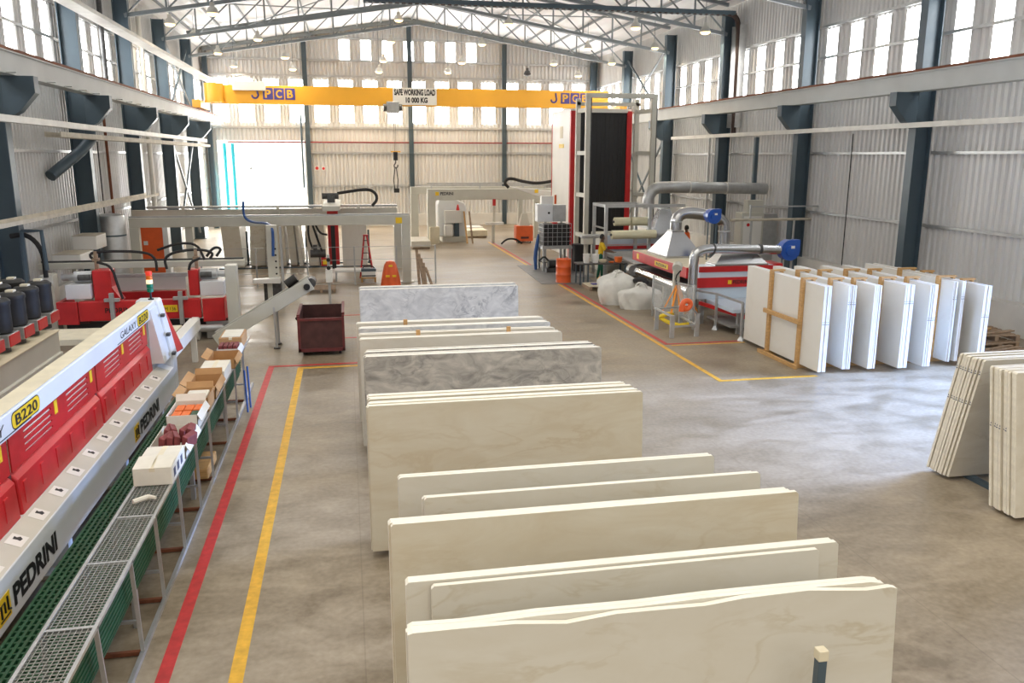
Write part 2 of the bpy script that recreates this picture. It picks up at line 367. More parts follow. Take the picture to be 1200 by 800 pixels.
B().add([(XL, 53.3, 0), (XL, 57.4, 0), (XL, 57.4, 5.3), (XL, 53.3, 5.3)], [(0, 1, 2, 3)]).obj('door_2', 'doorlight', kind='structure')
# far wall: sheet around a row of translucent panels, seven small upper windows and the sunlit door on the left
fb = B()
corr_x(fb, YF, XL, -8.2, 0.8, 6.9); corr_x(fb, YF, -8.2, -2.6, 5.7, 6.9); corr_x(fb, YF, -2.6, XR, 0.8, 6.9)
prev = XL
k = 0
while True:
    x0 = -8.25+k*1.605; x1 = x0+0.95
    if x1 > XR: break
    corr_x(fb, YF, prev, x0, 6.9, 9.6)
    wb = B(); corr_x(wb, YF, x0, x1, 6.9, 9.6); window(wb)
    prev = x1; k += 1
corr_x(fb, YF, prev, XR, 6.9, 9.6)
corr_x(fb, YF, XL, XR, 9.6, 10.9)
prev = XL
for k in range(7):
    x0 = -0.08+k*1.41
    corr_x(fb, YF, prev, x0, 10.9, 12.15)
    wb = B(); corr_x(wb, YF, x0, x0+0.66, 10.9, 12.15); window(wb); prev = x0+0.66
corr_x(fb, YF, prev, XR, 10.9, 12.15)
corr_x(fb, YF, XL, XR, 12.15, zf=lambda x: max(12.16, zroof(x)))
fb.obj('wall_far', 'sheet', kind='structure')
db = B(); corr_x(db, YF+0.02, -8.2, -2.6, 0.0, 5.7); db.obj('door_1', 'doorlight', kind='structure')
# roof lining (ribbed underside)
rb = B()
for s in (-1, 1):
    xe = XL if s < 0 else XR
    n = 26
    for k in range(n):
        xa = RIDGE+(xe-RIDGE)*k/n; xb = RIDGE+(xe-RIDGE)*(k+1)/n
        za, zb = zroof(xa), zroof(xb)
        rb.add([(xa, 27.0, za), (xb, 27.0, zb-0.0), (xb, YF+.1, zb), (xa, YF+.1, za), ((xa+xb)/2, 27.0, (za+zb)/2-0.03), ((xa+xb)/2, YF+.1, (za+zb)/2-0.03)],
               [(0, 4, 5, 3), (4, 1, 2, 5)])
# unseen nearer half of the roof, with a long opening added to top-light the slabs
for x0, x1 in ((XL, -4.0), (6.5, XR)):
    rb.add([(x0, -4, zroof(x0)), (x1, -4, zroof(x1)), (x1, 27, zroof(x1)), (x0, 27, zroof(x0))], [(0, 1, 2, 3)])
rb.add([(-4.0, 22, zroof(-4.0)), (RIDGE, 22, zroof(RIDGE)), (6.5, 22, zroof(6.5)), (6.5, 27, zroof(6.5)), (RIDGE, 27, zroof(RIDGE)), (-4.0, 27, zroof(-4.0))], [(0, 1, 4, 5), (1, 2, 3, 4)])
rb.obj('ceiling', 'roof', kind='structure')
B().box(17.45, 17.80, 15.6, YF, 0, 0.85).obj('baseboard_right', 'dado', kind='structure')
B().box(-2.6, 17.8, YF-0.25, YF, 0, 0.8).obj('baseboard_far', 'dado', kind='structure')
B().box(XL, XL+0.25, 2, 53.2, 0, 0.8).obj('baseboard_left', 'dado', kind='structure')
# floor marking lines
ntrim = 0
def line(x0, x1, y0, y1, m, h=0.004):
    global ntrim
    ntrim += 1; B().box(x0, x1, y0, y1, 0, h).obj('trim_%d' % ntrim, m, kind='structure')
line(-1.90, -1.77, -2, 19.1, 'linered'); line(-1.24, -1.11, -2, 18.78, 'lineyellow')
line(-1.90, 0.1, 19.02, 19.14, 'linered', 0.005); line(-1.24, 0.1, 18.75, 18.87, 'lineyellow', 0.005)
line(-0.4, 0.3, 21.85, 21.95, 'linered'); line(-0.4, 0.3, 25.1, 25.2, 'linered')
line(7.68, 7.79, 16.0, 46, 'lineyellow'); line(7.68, 10.0, 15.95, 16.06, 'lineyellow', 0.005)
line(7.86, 7.97, 19.6, 46, 'linered'); line(7.86, 10.0, 19.55, 19.65, 'linered', 0.005); line(7.99, 10.0, 19.40, 19.47, 'lineyellow', 0.005)

# ------------------------------------------------------------------ steel frame
def ibeam_col(b, x, y, z0, z1, depth=0.5, fl=0.30, t=0.03):
    b.box(x-depth/2, x-depth/2+t, y-fl/2, y+fl/2, z0, z1).box(x+depth/2-t, x+depth/2, y-fl/2, y+fl/2, z0, z1)
    b.box(x-depth/2+t, x+depth/2-t, y-0.012, y+0.012, z0, z1)
def column(x, y, side, label):
    t = thing('steel_column', label, 'column', (x, y, 0), 'columns along the side walls')
    b = B(); ibeam_col(b, x, y, 0.0, 11.0 if side else 11.0, 0.56, 0.34); b.obj('shaft', 'steel', t)
    s = -1 if side > 0 else 1                                  # corbel reaches into the hall
    xi = x+s*0.28
    b = B().prism([(xi, 6.6), (xi+s*0.75, 6.6), (xi+s*0.75, 6.2), (xi+s*0.35, 5.75), (xi, 5.55)], 'y', y-0.16, y+0.16)
    b.obj('corbel', 'steel', t)
    B().box(x-0.38, x+0.38, y-0.28, y+0.28, 0, 0.03).obj('base_plate', 'steel', t)
    return t
names = {16.2: 'nearest the camera', 23.2: 'second nearest', 30.0: 'third from the near end', 37.0: 'fourth from the near end', 44.0: 'fifth from the near end', 51.0: 'last before the corner'}
for y in (23.2, 30.0, 37.0, 44.0, 51.0):
    column(17.28, y, 1, 'blue-grey steel column with corbel on the right wall, ' + {23.2: 'rising behind the white slab packs', 30.0: 'behind the blue fan and pale cabinet', 37.0: 'with the cable riser beside it', 44.0: 'just right of the tall tower, near the cross brace', 51.0: 'farthest back behind the tower'}[y])
    column(-8.42, y, -1, 'dark steel column with corbel on the left wall, ' + {23.2: 'nearest, cut by the left picture edge', 30.0: 'second from the left picture edge', 37.0: 'third from the left picture edge', 44.0: 'beside the crossed brace, left side', 51.0: 'farthest, beside the bright open door'}[y])
for x, w, lab in ((-8.55, 0.3, 'dark corner column at the far left end of the hall'), (-2.35, 0.16, 'slim grey wind post on the far wall beside the bright door'), (4.5, 0.18, 'slim grey wind post at the middle of the far wall'), (10.95, 0.18, 'slim grey wind post on the far wall left of the tower'), (17.3, 0.45, 'grey corner column at the far right end of the hall')):
    b = B(); ibeam_col(b, x, YF-0.28, 0.0, zroof(x)-0.48, 0.3 if w < 0.2 else w, w if w < 0.2 else 0.3)
    tag(b.obj('wind_post', 'steel'), lab, 'column', 'posts of the far wall')
# girts
for z in (2.62, 4.83, 6.9, 8.3, 9.42):
    for x, sd in ((17.74, 'right'), (-8.88, 'left')):
        tag(B().box(x-0.05, x+0.04, 16.2 if sd == 'right' else 20, YF-0.1, z-0.045, z+0.045).obj('wall_girt', 'galv'),
            'long galvanised girt on the %s wall, %s' % (sd, {2.62: 'lowest rail, just above the plinth', 4.83: 'rail at mid height below the crane beam', 6.9: 'rail hidden behind the crane beam', 8.3: 'rail crossing the middle of the window strip', 9.42: 'rail along the top of the window strip'}[z]), 'wall rail', 'girts of the side walls')
for z, m, lab in ((2.72, 'galv', 'lowest steel rail across the far wall'), (4.92, 'galv', 'steel rail across the far wall just below the red pipe'), (6.55, 'galv', 'steel rail across the far wall below the bright panels'), (9.85, 'galv', 'steel rail across the far wall above the crane'), (10.85, 'galv', 'steel rail under the small upper windows'), (12.25, 'galv', 'steel rail above the small upper windows')):
    tag(B().box(XL+0.2 if z > 6 else -2.4, XR-0.2 if z < 12 else 13.0, YF-0.13, YF-0.005, z-0.06, z+0.06).obj('wall_girt', m), lab, 'wall rail', 'girts of the far wall')
tag(B().tube([(-7.5, YF-0.2, 5.6), (17.0, YF-0.2, 5.6)], 0.05).obj('fire_pipe', mat('dark_red_pipe', (0.25, 0.03, 0.03), 0.5)), 'thin dark red fire pipe running across the far wall', 'pipe')
# crane runway beams
for x, s, lab in ((-7.95, 1, 'long grey crane runway beam with rusty rail along the left wall'), (16.85, -1, 'long grey crane runway beam with rusty rail along the right wall')):
    t = thing('runway_beam', lab, 'crane beam', (x, 38, 6.6), 'crane runway beams')
    b = B().box(x-0.2, x+0.2, 4, 58.2, 7.12, 7.16).box(x-0.2, x+0.2, 4, 58.2, 6.6, 6.64)
    b.box(x+s*0.12-0.015, x+s*0.12+0.015, 4, 58.2, 6.64, 7.12); b.box(x-s*0.12-0.015, x-s*0.12+0.015, 4, 58.2, 6.64, 7.12)
    b.obj('girder', 'girder', t)
    B().box(x-0.205, x+0.205, 4, 58.2, 7.155, 7.225).obj('rail', 'rust', t)
    if s > 0:
        for k in range(24):
            y = 21+k*1.4
            B().box(x+0.2, x+0.42, y-0.05, y+0.05, 6.6, 6.63).obj('bracket', 'girder', t)
# trusses
def truss(y, label):
    t = thing('roof_truss', label, 'roof truss', (RIDGE, y, 10), 'roof trusses')
    zb = lambda x: 12.2-abs(x-RIDGE)*0.165
    zt = lambda x: zroof(x)-0.22
    for s, nm in ((-1, 'left'), (1, 'right')):
        xe = RIDGE+s*12.75
        B().bar((RIDGE, y, zb(RIDGE)), (xe, y, zb(xe)), 0.14, 0.15).obj('bottom_chord', 'truss', t)
        B().bar((RIDGE, y, zt(RIDGE)), (xe, y, zt(xe)), 0.15, 0.15).obj('top_chord', 'truss', t)
        n = 8
        for k in range(n):
            xa = RIDGE+s*12.75*k/n; xb = RIDGE+s*12.75*(k+1)/n; xm = (xa+xb)/2
            if k: B().bar((xa, y, zb(xa)), (xa, y, zt(xa)), 0.07).obj('upright', 'truss', t)
            B().bar((xb, y, zb(xb)), (xa, y, zt(xa)), 0.06).obj('diagonal', 'truss', t)
    B().bar((RIDGE, y, zb(RIDGE)), (RIDGE, y, zt(RIDGE)), 0.08).obj('upright', 'truss', t)
    return t
t0 = truss(51.0, 'grey roof truss farthest from the camera, in front of the far gable')
for y, lab in ((44.0, 'grey roof truss second from the far gable'), (37.0, 'grey roof truss third from the far gable, cut by the top edge'), (30.0, 'nearest grey roof truss, seen only at its ends at the top corners')):
    dup(t0, (RIDGE, y, 10), lab)
for s in (-1, 1):
    xe = RIDGE+s*13.1
    tag(B().bar((RIDGE, YF-0.3, zroof(RIDGE)-0.16), (xe, YF-0.3, zroof(xe)-0.16), 0.18, 0.24).obj('gable_rafter', 'truss'), 'grey steel rafter along the %s slope of the far gable' % ('left' if s < 0 else 'right'), 'rafter', 'gable rafters')
    for k in range(0, 9):
        x = RIDGE+s*(0.25+12.6*k/8.2)
        if s < 0 and k == 0: continue
        tag(B().box(x-0.035, x+0.035, 27.2, YF-0.1, zroof(x)-0.15, zroof(x)-0.03).obj('purlin', 'truss'), 'thin steel purlin under the %s roof slope, %s from the ridge' % ('left' if s < 0 else 'right', ORD[k]), 'purlin', 'roof purlins')
    # bracing rods between the last trusses in the plane of the bottom chords
    for y0 in (37.0, 44.0):
        for a, c in ((3.2, 9.6), (9.6, 3.2)):
            xa, xb = RIDGE+s*a, RIDGE+s*c
            tag(B().tube([(xa, y0, zroof(xa)-0.3), (xb, y0+7, zroof(xb)-0.3)], 0.03, 6).obj('roof_brace', 'truss'), 'slim diagonal roof brace, %s slope, %s bay, running %s' % ('left' if s < 0 else 'right', 'farther' if y0 > 40 else 'nearer', 'outwards' if a < c else 'inwards'), 'brace', 'roof braces')
# wall cross bracing (bay before the far corner)
for x, sd in ((17.2, 'right'), (-8.35, 'left')):
    for (ya, za, yb, zb_), d in (((44.3, 6.6, 50.7, 10.4), 'rising away above the crane beam'), ((44.3, 10.4, 50.7, 7.3), 'falling away above the crane beam'), ((44.3, 0.4, 50.7, 5.6), 'rising away below the crane beam'), ((44.3, 5.6, 50.7, 0.4), 'falling away below the crane beam')):
        tag(B().bar((x, ya, za), (x, yb, zb_), 0.09).obj('wall_brace', 'steel' if 'rising' in d else 'truss'), 'diagonal steel brace on the %s wall, %s' % (sd, d), 'brace', 'wall braces')

# ------------------------------------------------------------------ trays, pipes on the walls
def tray(name, x0, x1, y0, y1, z, h, m, label, rungs=0):
    t = thing(name, label, 'cable tray', ((x0+x1)/2, (y0+y1)/2, z))
    B().box(x0, x0+0.015, y0, y1, z, z+h).obj('side_rail', m, t); B().box(x1-0.015, x1, y0, y1, z, z+h).obj('side_rail', m, t)
    B().box(x0+0.015, x1-0.015, y0, y1, z, z+0.012).obj('tray_floor', m, t)
    return t
tray('cable_tray', -7.85, -7.35, 24, 54, 8.95, 0.12, 'tray', 'long pale cable tray high on the left wall, above the crane beam')
tray('cable_tray', -7.7, -7.5, 18, 50, 5.45, 0.16, 'tray', 'white cable trunking on the left wall, upper of the two below the crane beam')
tray('cable_tray', -7.75, -7.35, 24.5, 50, 5.18, 0.14, 'dustytray', 'cream cable trunking on the left wall, lower of the two below the crane beam')
tray('cable_tray', -7.9, -7.4, 18, 36, 3.14, 0.10, 'dustytray', 'dusty low cable tray on the left wall above the red bridge machine')
tray('cable_tray', 16.72, 16.88, 16.3, 42, 5.56, 0.15, 'tray', 'white cable trunking along the right wall below the crane beam')
t = thing('cable_ladder', 'dark cable ladder crossing under the roof at top right, turning down a column', 'cable ladder', (10, 36.4, 10.8))
b = B()
for yy in (36.2, 36.6): b.box(1.0, 17.2, yy-0.02, yy+0.02, 10.82, 10.98)
b.obj('side_rail', 'steel', t)
b = B()
for k in range(60): b.box(1.1+k*0.27, 1.19+k*0.27, 36.2, 36.6, 10.80, 10.84)
b.obj('rungs', 'steel', t)
B().tube([(2, 36.4, 10.92), (16.6, 36.4, 10.92), (17.3, 36.4, 10.85), (17.5, 36.4, 10.3), (17.5, 36.4, 5.7)], 0.11, smooth=2).obj('cables', mat('brown_cables', (0.05, 0.028, 0.022), 0.6), t)
b = B().box(17.35, 17.66, 35.98, 36.02, 6.0, 10.4).box(17.35, 17.66, 36.78, 36.82, 6.0, 10.4); b.obj('riser_rail', 'galv', t)
for xx, yy, za, zb_, r, m, lab in ((17.62, 39.2, 0, 5.6, 0.05, 'galv', 'thin vertical conduit on the right wall behind the tower end'), (17.62, 27.2, 0, 5.5, 0.02, 'rubber', 'thin black cable hanging down the right wall beside the slab packs'),
        (-8.75, 34.3, 0, 6.6, 0.05, 'rust', 'rusty vertical pipe on the left wall'), (-8.75, 33.1, 0, 5.2, 0.02, 'rubber', 'thin black cable down the left wall, nearer one'), (-8.75, 39.4, 0, 5.2, 0.02, 'rubber', 'thin black cable down the left wall, farther one'),
        (-8.7, 41.2, 0, 11, 0.10, 'tray', 'white downpipe on the left wall behind the third column'), (-7.6, 57.6, 0, 5.5, 0.11, 'turq', 'turquoise vertical pipe in the far left corner, left one'), (-7.1, 57.6, 0, 5.5, 0.11, 'turq', 'turquoise vertical pipe in the far left corner, right one'),
        (-8.7, 35.0, 6.7, 11, 0.09, 'darkmetal', 'dark riser pipe beside a left column above the crane beam'), (-2.75, 58.3, 2.6, 7.4, 0.06, 'steel', 'thin dark conduit on the far wall left of a wind post')):
    tag(B().tube([(xx, yy, za), (xx, yy, zb_)], r).obj('wall_pipe', m, smooth=True), lab, 'pipe')
tag(B().tube([(-8.7, 27.6, 4.1), (-7.9, 29.2, 5.1), (-7.9, 29.2, 5.5)], 0.17, smooth=1).obj('duct_elbow', 'steel', smooth=True), 'dark bent duct rising to the left wall trunking', 'duct')
tag(B().box(16.9, 17.05, 33.0, 33.15, 0, 5.5).obj('steel_post', 'steel'), 'slim dark steel post before the right wall, at the end of the big pale duct', 'post')

# ------------------------------------------------------------------ lamps
def lamp(p, label, lit=True, size=1.0):
    t = thing('high_bay_lamp', label, 'lamp', p, 'hanging high bay lamps')
    x, y, z = p; s = size
    B().lathe(p, [(0.04*s, 0.42*s), (0.09*s, 0.40*s), (0.10*s, 0.26*s), (0.17*s, 0.20*s), (0.25*s, 0.02*s), (0.24*s, 0.0)], 16).obj('shade', 'lampshade' if lit else 'lampdark', t, smooth=True)
    B().lathe((x, y, z-0.03), [(0.04*s, -0.07), (0.15*s, -0.05), (0.21*s, 0.0), (0.21*s, 0.02*s)], 14).obj('lens', 'lamp' if lit else 'lampdark', t, smooth=True)
    B().tube([(x, y, z+0.4*s), (x, y, zroof(x)-0.005)], 0.012, 6).obj('suspension_wire', 'steel', t)
    if lit:
        l = bpy.data.lights.new('lamp_light', 'SPOT'); l.energy = LAMP_W; l.color = (1, 0.83, 0.60); l.spot_size = math.radians(150); l.shadow_soft_size = 0.2
        lo = bpy.data.objects.new('lamp_light', l); COL.objects.link(lo); lo.location = (0, 0, -0.12); lo.parent = t
LAMPS = [((-7.38, 47.5, 10.72), 'lit lamp nearest the left wall, under the left roof edge'), ((-4.21, 47.5, 10.65), 'bright lit lamp high on the left slope, under the second truss'), ((-6.72, 51, 10.3), 'lit lamp by the far left truss end'), ((-3.09, 51, 10.15), 'lit lamp on the left slope beside the far truss'),
    ((-6.67, 57.6, 10.25), 'small lamp close to the far wall, leftmost, above the crane end'), ((-2.96, 56, 10.0), 'small lamp close to the far wall, left of the small windows'), ((3.11, 47, 11.75), 'bright lit lamp just left of the ridge at the top'), ((2.9, 51, 11.15), 'lit lamp left of the ridge, before the small windows, upper one'), ((2.57, 54, 10.4), 'lit lamp left of the ridge, before the small windows, lower one'),
    ((2.37, 56, 9.95), 'small lamp left of the ridge under the small windows'), ((8.48, 44, 11.28), 'bright lit lamp on the right slope, near the ridge'), ((8.24, 51, 11.15), 'lit lamp on the right slope by the far truss'), ((7.29, 53, 10.3), 'small lamp to the right of the small windows'), ((6.8, 56, 10.0), 'small lamp under the right end of the small windows'),
    ((13.2, 38, 10.4), 'bright lit lamp under the cable ladder, top right'), ((16.1, 36.9, 10.15), 'bright lit lamp closest to the right wall, by the cable riser'), ((13.86, 48, 10.7), 'lit lamp on the right slope above the tower'), ((16.37, 44, 10.32), 'lit lamp next to the right wall column'), ((15.95, 50, 10.15), 'small lamp at the right end of the far truss'), ((13.11, 53, 10.35), 'small lamp above the right crane lettering, upper one'), ((15.56, 56, 9.95), 'small lamp above the right crane lettering, lower one'),
    ((-4.9, 36.5, 10.2), 'bright lit lamp at the top left edge, nearest on that side'), ((-7.3, 40.8, 10.35), 'lit lamp at top left beside the high cable tray')]
for i, (p, lab) in enumerate(LAMPS): lamp(p, lab)
lamp((12.06, 56, 9.98), 'unlit dark lamp on the far wall right of centre', False)

# ------------------------------------------------------------------ overhead crane
t = thing('overhead_crane', 'yellow overhead travelling crane spanning the hall, with lettering and load sign', 'crane', (4.4, 51.8, 7.22))
B().box(-7.4, 16.3, 51.55, 52.05, 7.62, 8.66).obj('girder', 'craneyellow', t, bev=0.02)
for x, s in ((-7.95, 1), (16.85, -1)):
    c = B().box(x-0.22, x+0.22, 50.2, 53.4, 7.32, 7.75).obj('end_carriage', 'craneyellow', t, bev=0.02)
    for yy in (50.6, 53.0): B().cyl((x-0.06, yy, 7.36), (x+0.06, yy, 7.36), 0.15).obj('wheel', 'darkmetal', c, smooth=True)
B().cyl((-7.15, 51.5, 7.66), (-7.15, 51.5, 8.72), 0.55, n=24).obj('end_drum', 'craneyellow', t, smooth=True)
B().box(-6.1, -4.3, 51.2, 51.54, 8.35, 8.85).obj('control_box', 'offwhite', t, bev=0.02)
sg = B().box(2.95, 5.55, 51.48, 51.55, 7.68, 8.66).obj('load_sign', 'offwhite', t)
text('sign_lettering', 'SAFE WORKING LOAD', sg, 'black', (3.03, 51.48, 8.22), (1, 0, 0), (0, 0, 1), 2.44, 0.36, bold=0.05)
text('sign_lettering', '10 000 KG', sg, 'black', (3.7, 51.48, 7.80), (1, 0, 0), (0, 0, 1), 1.3, 0.32, bold=0.05)
for x0 in (-5.15, 12.55):
    for k, ch in enumerate('PCB'):
        xx = x0+0.95+k*0.62
        lb = B().box(xx-0.28, xx+0.28, 51.52, 51.55, 7.88, 8.52).obj('logo_plate', 'purple', t, bev=0.06)
        text('logo_letter', ch, lb, 'lineyellow', (xx-0.17, 51.515, 7.97), (1, 0, 0), (0, 0, 1), 0.34, 0.46, bold=0.03)
    B().tube([(x0+0.35, 51.53, 8.5), (x0+0.38, 51.53, 8.25), (x0+0.42, 51.53, 8.08), (x0+0.28, 51.53, 7.93), (x0+0.1, 51.53, 7.98), (x0+0.06, 51.53, 8.12)], 0.05, 8, smooth=1).obj('hook_logo', 'purple', t)
h = B().box(2.55, 3.3, 51.2, 51.48, 7.2, 7.85).obj('hoist_body', 'galv', t, bev=0.03)
B().cyl((2.56, 51.3, 7.5), (2.36, 51.3, 7.5), 0.22).obj('hoist_motor', 'darkmetal', h, smooth=True); B().cyl((3.29, 51.3, 7.5), (3.46, 51.3, 7.5), 0.2).obj('gearbox', 'darkmetal', h, smooth=True)
B().tube([(2.95, 51.3, 7.3), (2.96, 51.3, 4.9)], 0.012, 6).tube([(3.05, 51.3, 7.3), (3.03, 51.3, 4.9)], 0.012, 6).obj('hoist_rope', 'darkmetal', h)
hb = B().box(2.86, 3.12, 51.2, 51.4, 4.45, 4.95).obj('hook_block', 'black', t, bev=0.03)
B().box(2.72, 3.3, 51.25, 51.35, 4.92, 5.0).obj('rope_guard', 'craneyellow', t)
B().tube([(2.99, 51.3, 4.45), (2.99, 51.3, 4.3), (2.88, 51.3, 4.15), (2.95, 51.3, 4.0), (3.1, 51.3, 4.05), (3.12, 51.3, 4.2)], 0.04, 8, smooth=1).obj('hook', 'darkmetal', t)
sl = B().tube([(2.95, 51.3, 4.05), (2.84, 51.3, 3.3), (2.9, 51.3, 2.75)], 0.03, 6).tube([(3.02, 51.3, 4.05), (3.1, 51.3, 3.3), (3.06, 51.3, 2.75)], 0.03, 6).box(2.84, 3.16, 51.2, 51.4, 2.55, 2.8)
tag(sl.obj('lifting_sling', 'rubber'), 'dark lifting sling hanging from the crane hook', 'sling')
# far wall signs
for p, w, hh, m, lab in (((-2.0, 58.56, 3.75), 0.28, 0.3, 'red', 'small red sign plate on the far wall, left of a pair'), ((-1.55, 58.56, 3.75), 0.24, 0.26, 'red', 'small red sign plate on the far wall, right of a pair'), ((-6.25, 58.56, 3.85), 0.2, 0.1, 'darkmetal', 'tiny dark plate on the bright far door')):
    t = thing('safety_sign', lab, 'sign', p); B().box(p[0], p[0]+w, p[1]-0.02, p[1], p[2], p[2]+hh).obj('plate', 'offwhite' if m == 'red' else m, t)
    if m == 'red': B().cyl((p[0]+w/2, p[1]-0.021, p[2]+hh/2), (p[0]+w/2, p[1]-0.03, p[2]+hh/2), w*0.38).obj('symbol', 'red', t)

# ------------------------------------------------------------------ marble slabs in the middle
def slab(x0, x1, yt, th, z0, z1, face, edge, label, group, lean=0.12, wav=None, skew=0.0, name='marble_slab', ink=()):
    """upright slab along X; yt = front face at the top, lean = how far the top lies behind the foot"""
    c = 0.02
    top = [(x1, z1-c), (x1-c, z1)]
    if wav: top = [(x1, z1-0.06)]+[(x0+(x1-x0)*u, z1-d) for u, d in wav]
    else: top += [(x0+c, z1)]
    poly = [(x0, z0), (x1, z0)]+top+[(x0, z1-c)]
    b = B(); b.prism(poly, 'y', 0, th, 0, 1)
    for v in b.v:
        k = (v.z-z0)/(z1-z0); v.y += yt-lean+lean*k; v.x += skew*k
    o = b.obj(name, [face, edge], bev=0.002)
    for zi in ink:
        yy = yt-lean+lean*(zi-z0)/(z1-z0); B().box(x0-0.002, x0-0.0003, yy+0.006, yy+th-0.008, zi, zi+0.014).box(x0-0.002, x0-0.0003, yy+0.012, yy+th-0.018, zi+0.03, zi+0.05).obj('ink_mark', 'marker', o)
    return tag(o, label, 'slab', group)
WAV = [(0.985, 0.045), (0.93, 0.05), (0.87, 0.03), (0.80, 0.005), (0.66, 0.012), (0.58, 0.035), (0.50, 0.03), (0.40, 0.025), (0.30, 0.055), (0.2, 0.02), (0.1, 0.012), (0.01, 0.01)]
WAV2 = [(0.99, 0.03), (0.96, 0.012), (0.80, 0.004), (0.6, 0.0), (0.45, 0.01), (0.25, 0.0), (0.1, 0.014), (0.01, 0.004)]
BUN = [  # x0, x1, front top y, count, pitch, thickness, top, face, description of the bundle
    (0.26, 3.63, 4.61, 3, 0.048, 0.045, 1.85, 'm_white', 'cream marble', 'nearest bundle at the bottom of the picture', 'closest cream bundles'),
    (0.29, 3.55, 5.20, 2, 0.05, 0.047, 1.86, 'm_white', 'pale marble', 'second bundle from the camera, behind its shorter sheet', 'closest cream bundles'),
    (0.24, 3.76, 6.14, 3, 0.045, 0.043, 1.86, 'm_cream', 'cream marble', 'third bundle from the camera', 'closest cream bundles'),
    (0.55, 3.66, 6.64, 2, 0.042, 0.040, 1.85, 'm_white', 'veined white marble', 'fourth bundle, set further right than its neighbours', 'closest cream bundles'),
    (0.36, 3.43, 7.14, 2, 0.042, 0.040, 1.85, 'm_white', 'veined white marble', 'fifth bundle, just before the big warm beige face', 'closest cream bundles'),
    (0.14, 3.50, 9.36, 5, 0.048, 0.046, 1.87, 'm_cream', 'warm cream marble', 'sixth bundle, showing the largest bare face in the middle', 'cream bundles behind the gap'),
    (0.16, 3.48, 9.68, 5, 0.048, 0.046, 1.86, 'm_cream', 'warm cream marble', 'bundle right behind the largest bare face', 'cream bundles behind the gap'),
    (0.17, 3.75, 11.90, 5, 0.042, 0.040, 1.85, 'm_grey', 'grey swirled marble', 'bundle with the dark swirled face', 'grey swirled bundles'),
    (0.18, 3.72, 12.24, 4, 0.042, 0.040, 1.84, 'm_grey', 'grey swirled marble', 'bundle touching the back of the dark swirled one', 'grey swirled bundles'),
    (0.12, 3.44, 13.12, 4, 0.045, 0.043, 1.85, 'm_beige', 'greyish beige marble', 'bundle behind the grey swirled ones', 'beige bundles'),
    (0.11, 3.40, 13.48, 3, 0.045, 0.043, 1.85, 'm_beige', 'greyish beige marble', 'bundle with two timber blocks in front, middle of the row', 'beige bundles'),
    (0.13, 3.45, 13.98, 4, 0.045, 0.043, 1.85, 'm_pale', 'pale grey marble', 'bundle behind the blocks, front of the last beige group', 'beige bundles'),
    (0.08, 3.42, 14.42, 4, 0.045, 0.043, 1.85, 'm_beige', 'beige marble', 'bundle with one timber block, close to the last pale grey bundle', 'beige bundles'),
    (0.20, 3.72, 18.14, 3, 0.045, 0.043, 1.86, 'm_pale', 'pale grey veined marble', 'farthest bundle of the middle row', 'farthest grey bundles'),
    (0.21, 3.74, 18.50, 3, 0.045, 0.043, 1.86, 'm_pale', 'pale grey veined marble', 'pair at the very back, behind the farthest bundle', 'farthest grey bundles'),
]
for bi, (x0, x1, y, n, pit, th, z1, fm, kind, where, grp) in enumerate(BUN):
    for k in range(n):
        dx = rnd.uniform(-0.02, 0.02) if k else 0
        dz = rnd.uniform(-0.012, 0.004) if k else 0
        pos = 'front sheet' if k == 0 else ('backmost sheet' if k == n-1 else '%s sheet from the front' % ORD[k])
        slab(x0+dx, x1+dx*1.5-(0.03*k if bi == 0 else 0.012*k), y+k*pit, th, 0.1, z1+dz, fm, 'm_edge', '%s slab, %s of the %s%s' % (kind, pos, where, ', with a chipped wavy top edge' if bi == 0 and k == 0 else ''), grp,
             wav=(WAV if (bi == 0 and k == 0) else (WAV2 if bi == 0 else None)))
slab(0.46, 3.36, 5.145, 0.04, 0.1, 1.845, 'm_white', 'm_edge', 'pale marble slab, shorter sheet leaning on the front of the second bundle', 'closest cream bundles')
for x, d in ((0.75, 'left'), (2.95, 'right')):
    tag(B().box(x-0.06, x+0.06, 4.1, 20.0, 0, 0.1).obj('timber_bearer', 'oldwood', bev=0.005), 'long timber bearer on the floor under the %s ends of the slabs' % d, 'timber', 'bearers under the middle slabs')
for (px, py, Y, lab) in ((475, 375.5, 14.25, 'small timber block standing between slabs, farther back'), (490, 389, 13.32, 'small timber block between slabs, left of two'), (596, 384.5, 13.32, 'small timber block between slabs, right of two')):
    p = at(px, py, Y)
    tag(B().box(p.x-0.035, p.x+0.035, p.y-0.02, p.y+0.02, 0.0, 1.93).obj('timber_block', 'wood', bev=0.004), lab, 'timber', 'blocks between the slabs')
t = thing('rack_post', 'grey square rack post with cream cap in front of the nearest slab', 'post', (2.92, 4.35, 0))
B().box(2.89, 2.95, 4.32, 4.38, 0.01, 1.50).obj('tube', 'steel', t, bev=0.004); B().box(2.885, 2.955, 4.315, 4.385, 1.50, 1.575).obj('cap', 'creamtop', t, bev=0.006); B().box(2.8, 3.04, 4.25, 4.42, 0, 0.012).obj('foot_plate', 'steel', t)

